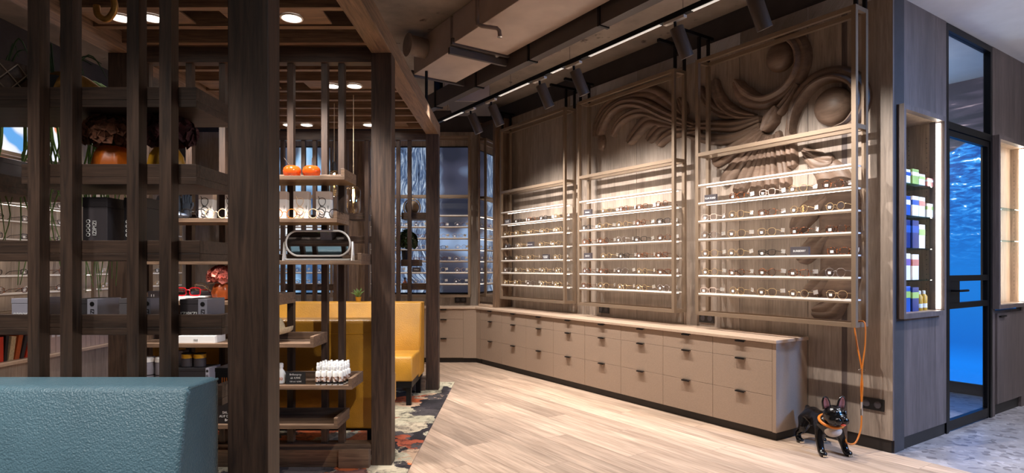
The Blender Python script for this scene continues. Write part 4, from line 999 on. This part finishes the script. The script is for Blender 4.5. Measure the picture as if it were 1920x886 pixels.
# print boxes with spectacle outlines
def spec_box(x, w_, label, mat, front='ink_black'):
    t = thing('print_box', label, 'box', (x, 3.60, G['t2']), 0, 'white boxes printed with spectacles')
    obj('case', MB().box(-w_ / 2, w_ / 2, -.025, .025, 0, .118), 'paper_white', t, bevel=.001); obj('lid', MB().box(-w_ / 2, w_ / 2, -.025, .025, .1185, .166), 'acetate_clear', t, bevel=.001)
    m = MB()
    for zc in (.105, .052):
        m.tube([(-.005 + .021 * math.cos(q), -.0262, zc + .024 * math.sin(q) + .003 * math.cos(2 * q)) for q in [2 * PI * k / 20 for k in range(20)]], .0017, 5, True)
    m.tube([(-.012, -.0262, .082), (-.018, -.0262, .079), (-.012, -.0262, .075)], .0017, 5); m.tube([(-.02, -.0262, .118), (-.028, -.0262, .136)], .0017, 5); m.tube([(-.02, -.0262, .035), (-.028, -.0262, .018), (.02, -.0262, .008)], .0017, 5)
    obj('spectacle_print', m, mat, t)
    text('lettering', 'IZIPIZI', .007, t, (w_ / 2 - .012, -.0258, .07), VERT, 'ink_black'); return t
spec_box(-1.15, .085, 'white box with black spectacle print at the tray end', 'ink_black')
spec_box(-1.283, .09, 'white box with pale orange spectacle print, middle of the row', 'acetate_cream')
spec_box(-1.43, .12, 'white box half hidden by the thick post, right side', 'acetate_cream')
spec_box(-1.853, .085, 'white box with black spectacle print beside the grey hand sculpture', 'ink_black')
spec_box(-1.70, .075, 'white box half hidden by the thick post, inner side', 'ink_black')
OL = ('round', 'acetate_clear', .002, ''); OT = ('round', 'leash_orange', .002, ''); OC = ('square', 'acetate_cream', .0028, ''); ORd = ('square', 'acetate_red', .003, '')
glasses(OT, 0, (-1.365, 3.535, G['t2']), 'orange round eyeglasses before the pale orange print box', 'sample glasses on the screen trays', False, R(12))
glasses(('round', 'acetate_cream', .002, ''), 0, (-1.235, 3.535, G['t2']), 'cream round eyeglasses lying between the print boxes', 'sample glasses on the screen trays', False, R(-8))
glasses(('round', 'acetate_black', .002, ''), 0, (-1.115, 3.538, G['t2']), 'black round eyeglasses before the end print box', 'sample glasses on the screen trays', False, R(6))
glasses(('round', 'acetate_black', .0025, ''), 0, (-1.905, 3.535, G['t2']), 'black round eyeglasses beside the grey hand sculpture', 'sample glasses on the screen trays', False, R(15))
glasses(('round', 'acetate_cream', .002, ''), 0, (-1.77, 3.535, G['t2']), 'pale eyeglasses just inside the thick post on the middle tray', 'sample glasses on the screen trays', False, R(-8))
# grey ceramic seated figure with a raised hand
hs = thing('hand_sculpture', 'grey-blue ceramic figure with a raised open hand on the middle tray', 'sculpture', (-2.07, 3.63, G['t2']))
obj('torso', MB().lathe([(.07, 0), (.085, .02), (.08, .06), (.085, .1), (.07, .14), (.035, .16), (.03, .2)], -.03, 0, 24, sy=.7), 'ceramic_blue', hs)
obj('lap', MB().ball((.02, -.03, .022), .05, 18, 10, sx=1.7, sz=.44), 'ceramic_blue', hs)
hn = obj('palm', MB().ball((.095, -.03, .075), .03, 16, 12, sy=.5, sz=1.15).tube([(.09, -.02, .02), (.095, -.028, .06)], .022, 10), 'ceramic_blue', hs)
for i, (dx_, L_) in enumerate(((-.021, .045), (-.007, .055), (.007, .052), (.02, .04))):
    obj('finger', MB().tube([(.095 + dx_, -.03, .095), (.095 + dx_ * 1.05, -.036, .1 + L_ * .5), (.095 + dx_ * 1.05, -.03, .1 + L_)], [.0085, .0082, .006], 8), 'ceramic_blue', hn)
obj('thumb', MB().tube([(.122, -.035, .065), (.136, -.045, .085), (.135, -.045, .1)], [.009, .008, .006], 8), 'ceramic_blue', hn)
# oval table mirror in a white stand
tm = thing('table_mirror', 'wide oval tilting mirror in a white stand on the middle tray', 'mirror', (-1.188, 3.61, G['t3']))
st = []
for i in range(40):
    a = 2 * PI * i / 40; c, s = math.cos(a), math.sin(a); st.append((.115 * (1 if c > 0 else -1) * (abs(c) > .02) + .078 * c, 0, .105 + .076 * s))
tilt = Matrix.Translation((0, 0, .105)) @ Matrix.Rotation(R(8), 4, 'X') @ Matrix.Translation((0, 0, -.105))
mf = MB(); n_ = len(st); mf.v = [(x, -.012, z) for x, y, z in st] + [(x, .012, z) for x, y, z in st]; mf.f = [tuple(range(n_)), tuple(range(n_, 2 * n_))[::-1]] + [(i, n_ + i, n_ + (i + 1) % n_, (i + 1) % n_) for i in range(n_)]
gl_ = MB(); gl_.v = [(x * .96, -.0135, .105 + (z - .105) * .92) for x, y, z in st]; gl_.f = [tuple(range(n_))]
obj('mirror_case', mf.xf(tilt), 'acetate_black', tm); obj('mirror_glass', gl_.xf(tilt), 'mirror', tm)
obj('mirror_rim', MB().tube([(x, -.012, z) for x, y, z in st], .006, 8, True).xf(tilt), 'plastic_white', tm)
obj('stand', MB().tube([(-.204, 0, .115), (-.206, 0, .012), (-.196, 0, .006), (.196, 0, .006), (.206, 0, .012), (.204, 0, .115)], .0055, 8).extr([(-.03, .0), (.03, 0), (.006, .11), (-.006, .11)], -.210, -.203).extr([(-.03, .0), (.03, 0), (.006, .11), (-.006, .11)], .203, .210), 'plastic_white', tm)
# white cartons with glasses on the tray behind the near screen
carton((-1.93, 3.59, G['tb']), .19, .12, .026, 'paper_white', 'flat white carton lying under the red eyeglasses', words=['IZIPIZI'], vert=False, size=.012, ink='ink_black', lid=False)
glasses(ORd, 0, (-1.94, 3.54, G['tb'] + .0265), 'thick red eyeglasses on a flat white carton', 'sample glasses on the screen trays', False, R(3))
carton((-2.16, 3.60, G['tb']), .06, .08, .055, 'paper_charcoal', 'small charcoal carton glimpsed left of the red eyeglasses', words=['U'], vert=False, size=.03)
carton((-1.90, 3.69, G['tb']), .18, .05, .05, 'paper_silver', 'low silver carton behind the red eyeglasses', lid=False)
glasses(OC, 0, (-1.90, 3.68, G['tb'] + .0505), 'cream eyeglasses on the low silver carton behind the red pair', 'sample glasses on the screen trays', False)
carton((-1.885, 3.59, G['t4']), .225, .13, .042, 'paper_white', 'flat cream carton with small code on the lower tray', words=['|||||||'], vert=False, size=.014, ink='ink_black', lid=False)
# straw hat
ht = thing('straw_hat', 'pale straw hat resting on the tray beside the thick post', 'hat', (-1.472, 3.632, G['t4']))
hb = Matrix.Translation((0, 0, .034)) @ Matrix.Rotation(R(-13), 4, 'Y')
br_ = MB(); br_.smooth = True
for r_, z_ in ((.078, .0), (.1, -.004), (.118, .006), (.126, .022), (.128, .03), (.12, .012), (.1, .002), (.078, .006)):
    for j in range(32): br_.v.append((r_ * math.cos(2 * PI * j / 32), r_ * .84 * math.sin(2 * PI * j / 32), z_))
for i in range(8):
    for j in range(32): br_.f.append((i * 32 + j, i * 32 + (j + 1) % 32, ((i + 1) % 8) * 32 + (j + 1) % 32, ((i + 1) % 8) * 32 + j))
obj('brim', br_.xf(hb), 'straw', ht)
obj('crown', MB().lathe([(.08, .001), (.079, .05), (.072, .085), (.055, .104), (.025, .108), (.001, .102)], 0, 0, 28, sy=.84).xf(hb), 'straw', ht)
obj('hat_band', MB().lathe([(.0812, .006), (.081, .026)], 0, 0, 28, sy=.84).xf(hb), 'wicker', ht)
# spray bottles in a tight block, price board, single bottle
bt = {}
def bottle_meshes():
    b = MB().lathe([(.0135, 0), (.0145, .004), (.0145, .072), (.012, .08), (.0085, .084), (.0085, .09)], 0, 0, 14).mesh('bottle'); b.materials.append(M['plastic_white'])
    c = MB().lathe([(.0098, .0905), (.0098, .108), (.0078, .110), (.0078, .128), (.006, .131)], 0, 0, 12).mesh('spray_cap'); c.materials.append(M['ink_white'])
    l_ = MB().lathe([(.0148, .008), (.0148, .05)], 0, 0, 14).mesh('label_sleeve'); l_.materials.append(M['bottle_print'])
    bb = MB().lathe([(.0149, .008), (.0149, .02)], 0, 0, 14).mesh('label_band'); bb.materials.append(M['ink_black']); return b, c, l_, bb
k = NT('bottle_print'); k.set(Base_Color=k.ramp(k.noise(k.coord(), 60, 2).outputs[0], [(.42, lin((232, 228, 224))), (.5, lin((190, 140, 110))), (.6, lin((60, 44, 40)))]), Roughness=.4); M['bottle_print'] = k.m
mb_ = bottle_meshes(); names = ('bottle', 'spray_cap', 'label_sleeve', 'label_band')
for r_ in range(4):
    for c_ in range(5):
        t = thing('spray_bottle', 'small white lens spray bottle in the tight block on the lower tray', 'bottle', (-1.165 + c_ * .034 + r_ * .004, 3.53 + r_ * .036, G['t5']), random.uniform(-.4, .4), 'lens spray bottles in one block')
        for nm, me in zip(names, mb_): share(nm, me, t)
pb = thing('price_board', 'small black price board with white handwriting on the lower tray', 'sign', (-1.308, 3.56, G['t5']))
obj('board', MB().box(-.058, .058, -.003, .003, 0, .07), 'chalk_black', pb, bevel=.001); obj('foot', MB().box(-.05, .05, .0035, .03, 0, .006), 'black_metal', pb)
for s, z, sz in (('Brillenspray', .056, .015), ('ab 4,90€', .036, .017), ('100 ml / 4,90€', .014, .012)): text('lettering', s, sz, pb, (.0, -.0035, z), FRONT, 'ink_white')
sb_ = thing('cleaner_bottle', 'white bottle with orange figures beside the price board', 'bottle', (-1.403, 3.58, G['t5']))
obj('bottle', MB().lathe([(.022, 0), (.026, .004), (.026, .06), (.016, .078), (.011, .085), (.011, .095)], 0, 0, 18), 'plastic_white', sb_); obj('cap', MB().lathe([(.013, .0955), (.013, .118), (.008, .122)], 0, 0, 14), 'ink_white', sb_)
text('lettering', '30', .026, sb_, (.008, -.0265, .03), FRONT, 'ink_orange')
carton((-1.93, 3.60, G['t5']), .24, .14, .10, 'paper_black', 'long black carton under the gold-lidded jars', spine=.02, words=None)
for x, lb in ((-1.962, 'black jar with gold lid, farther from the thick post'), (-1.89, 'black jar with gold lid, nearer the thick post')):
    t = thing('candle_jar', lb, 'jar', (x, 3.58, G['t5'] + .1005), 0, 'black jars with gold lids')
    obj('jar', MB().lathe([(.031, 0), (.034, .003), (.034, .052)], 0, 0, 24), 'paper_charcoal', t); obj('lid', MB().lathe([(.035, .0525), (.035, .074), (.032, .077)], 0, 0, 24), 'glazed_yellow', t)
    obj('lid_top', MB().lathe([(.0345, .0772), (.0345, .081)], 0, 0, 24), 'ink_black', t)
carton((-2.025, 3.63, G['t5'] + .1005), .05, .07, .09, 'paper_silver', 'small grey carton left of the gold-lidded jars', lid=False)
for x, lb in ((-2.2, 'round white canister, left one of the pair behind the slats'), (-2.112, 'round white canister, right one of the pair behind the slats')):
    t = thing('canister', lb, 'canister', (x, 3.58, G['t5']), 0, 'white canisters')
    obj('tin', MB().lathe([(.036, 0), (.039, .004), (.039, .13)], 0, 0, 24), 'paper_silver', t); obj('lid', MB().lathe([(.041, .1305), (.041, .155), (.036, .16)], 0, 0, 24), 'paper_white', t); obj('band', MB().lathe([(.0393, .05), (.0393, .056)], 0, 0, 24), 'ink_black', t)
# far screen ornaments
t = thing('globe', 'bronze ring globe on the far screen tray', 'globe', (-1.075, 6.22, 1.764))
obj('orb', MB().ball((0, 0, .105), .075, 24, 16), 'bronze', t); obj('ring', MB().tube([(.088 * math.cos(q), 0, .105 + .088 * math.sin(q)) for q in [2 * PI * i / 28 for i in range(28)]], .006, 8, True), 'gold', t); obj('foot', MB().lathe([(.04, 0), (.04, .008), (.012, .016)], 0, 0, 18), 'bronze', t)
t = thing('potted_plant', 'small leafy plant in a dark pot on the far screen tray', 'plant', (-1.13, 6.22, 1.2825))
obj('pot', MB().lathe([(.045, 0), (.055, .14), (.05, .14), (.04, .1)], 0, 0, 18), 'pot_dark', t); obj('foliage', blossoms(MB(), (0, 0, .22), .09, 180, .035, random.Random(12), 1.2), 'leaf_dark', t)
t = thing('succulent', 'small spiky succulent in a yellow pot on the bench back', 'plant', (-1.555, 5.92, .9085))
obj('pot', MB().lathe([(.022, 0), (.03, .045), (.026, .045), (.02, .03)], 0, 0, 16), 'glazed_yellow', t)
for i in range(13):
    a = i * 2.4; q = .03 + .004 * i
    obj('leaf_blade', MB().tube([(0, 0, .04), (q * .5 * math.cos(a), q * .5 * math.sin(a), .075 + .002 * (13 - i)), (q * math.cos(a), q * math.sin(a), .085 + .004 * (13 - i))], [.008, .007, .001], 6), 'leaf_green', t)
t = thing('orange_bottle', 'small orange bottle on the lowest far screen tray', 'bottle', (-1.145, 6.2, 1.0405)); obj('bottle', MB().lathe([(.02, 0), (.022, .05), (.01, .065), (.009, .08)], 0, 0, 14), 'glazed_terracotta', t); obj('cap', MB().lathe([(.011, .0805), (.011, .1)], 0, 0, 12), 'ink_black', t)
# pendant lamps
def pendant(x, y, ztop, label):
    t = thing('pendant_lamp', label, 'lamp', (x, y, ztop), 0, 'clear glass pendants over the booth')
    obj('cord', MB().tube([(0, 0, .08), (0, 0, 2.63 - ztop)], .0025, 6), 'straw', t); obj('socket', MB().lathe([(.02, 0), (.022, .045), (.016, .07), (.006, .08)], 0, 0, 16), 'pot_dark', t)
    g = obj('glass_shade', MB().lathe([(.024, .005), (.045, -.008), (.056, -.03), (.056, -.185), (.045, -.21), (.02, -.217)], 0, 0, 24), 'glass_amber', t)
    f_ = MB()
    for i in range(4): f_.tube([(.006 * math.cos(i * 1.57), .006 * math.sin(i * 1.57), -.02), (.008 * math.cos(i * 1.57), .008 * math.sin(i * 1.57), -.075), (.005 * math.cos(i * 1.57), .005 * math.sin(i * 1.57), -.115)], .0017, 5)
    b = obj('bulb', MB().lathe([(.012, -.002), (.018, -.03), (.018, -.11), (.008, -.13), (.001, -.133)], 0, 0, 16), 'glass_clear', t); obj('filament', f_, 'filament', b)
pendant(-1.30, 4.8, 1.895, 'clear glass pendant lamp hanging beside the tray ends')
pendant(-1.53, 5.05, 2.06, 'clear glass pendant lamp partly hidden behind the apple tray')
pendant(-1.80, 4.85, 1.80, 'clear glass pendant lamp hidden behind the white print boxes')
# open low shelf with books on the side wall
sc_ = thing('low_bookcase', 'open low wooden bookcase under the side-wall displays', 'bookcase', (0, 0, 0))
obj('base_cabinet', MB().box(LX + .001, -4.02, 3.2, 8.19 - .42, 0, .47), 'veneer', sc_); obj('shelf_board', MB().box(LX + .001, -4.0, 3.2, 7.77, .4705, .492), 'counter_top', sc_)
obj('worktop', MB().box(LX + .001, -4.0, 3.2, 7.77, .80, .825), 'counter_top', sc_)
for y in (3.2, 5.12, 5.98, 7.74): obj('upright', MB().box(LX + .001, -4.02, y, y + .03, .4925, .7995), 'oak_mid_z', sc_)
cols = ['rust_red', 'paper_black', 'paper_grey', 'glazed_terracotta', 'wicker', 'rust_red', 'paper_black', 'straw', 'glazed_terracotta', 'paper_charcoal', 'rust_red', 'straw']
cn = dict(rust_red='red', paper_black='black', paper_grey='grey', glazed_terracotta='terracotta', wicker='brown', straw='cream', paper_charcoal='charcoal')
y = 4.52
for i, m_ in enumerate(cols):
    th = random.uniform(.028, .048); hh = random.uniform(.17, .215); lean = 0 if i < 6 else R(-3 - 3.2 * (i - 5))
    t = thing('book', f'{cn[m_]} book, {ORD[i]} from the picture edge in the low bookcase', 'book', (-4.12, y, .4925 + (math.sin(abs(lean)) * 0)), 0, 'books in the low bookcase'); t.rotation_euler = (lean, 0, 0)
    obj('cover', MB().box(-.14, .02, 0, .003, 0, hh).box(-.14, .02, th - .003, th, 0, hh).box(.0172, .02, .0031, th - .0031, 0, hh), m_, t); obj('pages', MB().box(-.138, .017, .0032, th - .0032, .003, hh - .003), 'straw', t)
    y += th + .003 + (.012 if i > 5 else 0)
y = 5.22
for i in range(14):
    if 5.95 < y < 6.03: y = 6.03
    t = thing('binder', f'pale upright binder, {ORD[i] if i < 12 else ("thirteenth", "fourteenth")[i - 12]} from the books in the low bookcase', 'binder', (-4.1, y, .4925), 0, 'pale binders in the low bookcase')
    obj('spine', MB().box(-.2, .04, 0, .058, 0, .285), 'acetate_clear', t, bevel=.002); obj('label', MB().box(.0402, .041, .012, .046, .14, .24), 'paper_white', t); y += .062
# products in the lit niche
PC = {'white': 'paper_white', 'blue': None, 'green': None, 'lilac': None, 'navy': None}
plain('pack_blue', (40, 92, 180), .4); plain('pack_navy', (24, 52, 120), .4); plain('pack_green', (160, 196, 110), .4); plain('pack_lilac', (134, 110, 178), .4); plain('pack_coral', (214, 130, 118), .4); plain('pack_yellow', (206, 158, 50), .4)
def pack(row, i, tx, dy, w_, d_, h_, mat, top, label):
    z = SHZ[row] if row < 4 else NZ0
    p = N(.055 + tx, -dy, z + .0005)
    t = thing('product_box', label, 'product box', p, ROT_N, 'care products in the lit niche')
    obj('carton', MB().box(0, w_, 0, d_, 0, h_), mat, t, bevel=.0015)
    obj('print_band', MB().box(-.0006, w_ + .0006, -.0006, d_ + .0006, h_ * .55, h_ * .8), top, t)
CN = dict(paper_white='white', pack_blue='blue', pack_navy='navy', pack_green='green', pack_lilac='lilac', pack_coral='coral', pack_yellow='yellow')
RW = [[('paper_white', 'pack_lilac', .09), ('paper_white', 'pack_blue', .095), ('pack_green', 'paper_white', .105), ('paper_white', 'pack_green', .08), ('pack_coral', 'paper_white', .06)],
      [('pack_lilac', 'pack_navy', .15), ('pack_blue', 'paper_white', .135), ('paper_white', 'pack_blue', .14), ('paper_white', 'pack_coral', .14), ('paper_white', 'pack_green', .10)],
      [('pack_blue', 'paper_white', .11), ('pack_navy', 'pack_blue', .195), ('pack_navy', 'pack_blue', .195), ('paper_white', 'pack_green', .17)],
      [('paper_white', 'pack_navy', .185), ('paper_white', 'pack_lilac', .185), ('paper_white', 'pack_coral', .18)],
      [('paper_white', 'pack_blue', .18), ('pack_blue', 'pack_green', .18), ('pack_navy', 'pack_green', .17)]]
RN = ['top', 'second', 'third', 'fourth', 'lowest']
for r_, row in enumerate(RW):
    for i, (a_, b_, hh) in enumerate(row):
        tx = .042 + i * .115; d_ = .09 if hh > .12 else .06
        pack(r_, i, tx, .016 + .006 * (i % 2), .095, d_, hh, a_, b_, f'{CN[a_]} and {CN[b_]} care carton, {ORD[i]} on the {RN[r_]} niche shelf')
for i in range(2):
    t = thing('lotion_bottle', f'yellow lotion bottle with white cap, {("left", "right")[i]} of two in the niche bottom', 'bottle', N(.055 + .44 + .075 * i, -.045, NZ0 + .0005), ROT_N, 'lotion bottles in the niche')
    obj('bottle', MB().lathe([(.02, 0), (.023, .004), (.023, .1), (.012, .118)], 0, 0, 18), 'pack_yellow', t); obj('cap', MB().lathe([(.012, .1185), (.012, .14), (.008, .143)], 0, 0, 14), 'plastic_white', t)
    obj('label', MB().lathe([(.0233, .02), (.0233, .05)], 0, 0, 18), 'paper_white', t)
t = thing('small_cup', 'small white cup on the lower glass shelf of the far niche', 'cup', N(1.745 + .2, -.045, 1.4805), ROT_N)
obj('cup', MB().lathe([(.02, 0), (.026, .004), (.03, .045), (.027, .045), (.02, .01)], 0, 0, 18), 'plastic_white', t); obj('cup_handle', MB().tube([(.028, 0, .036), (.042, 0, .03), (.042, 0, .016), (.026, 0, .012)], .003, 6), 'plastic_white', t)
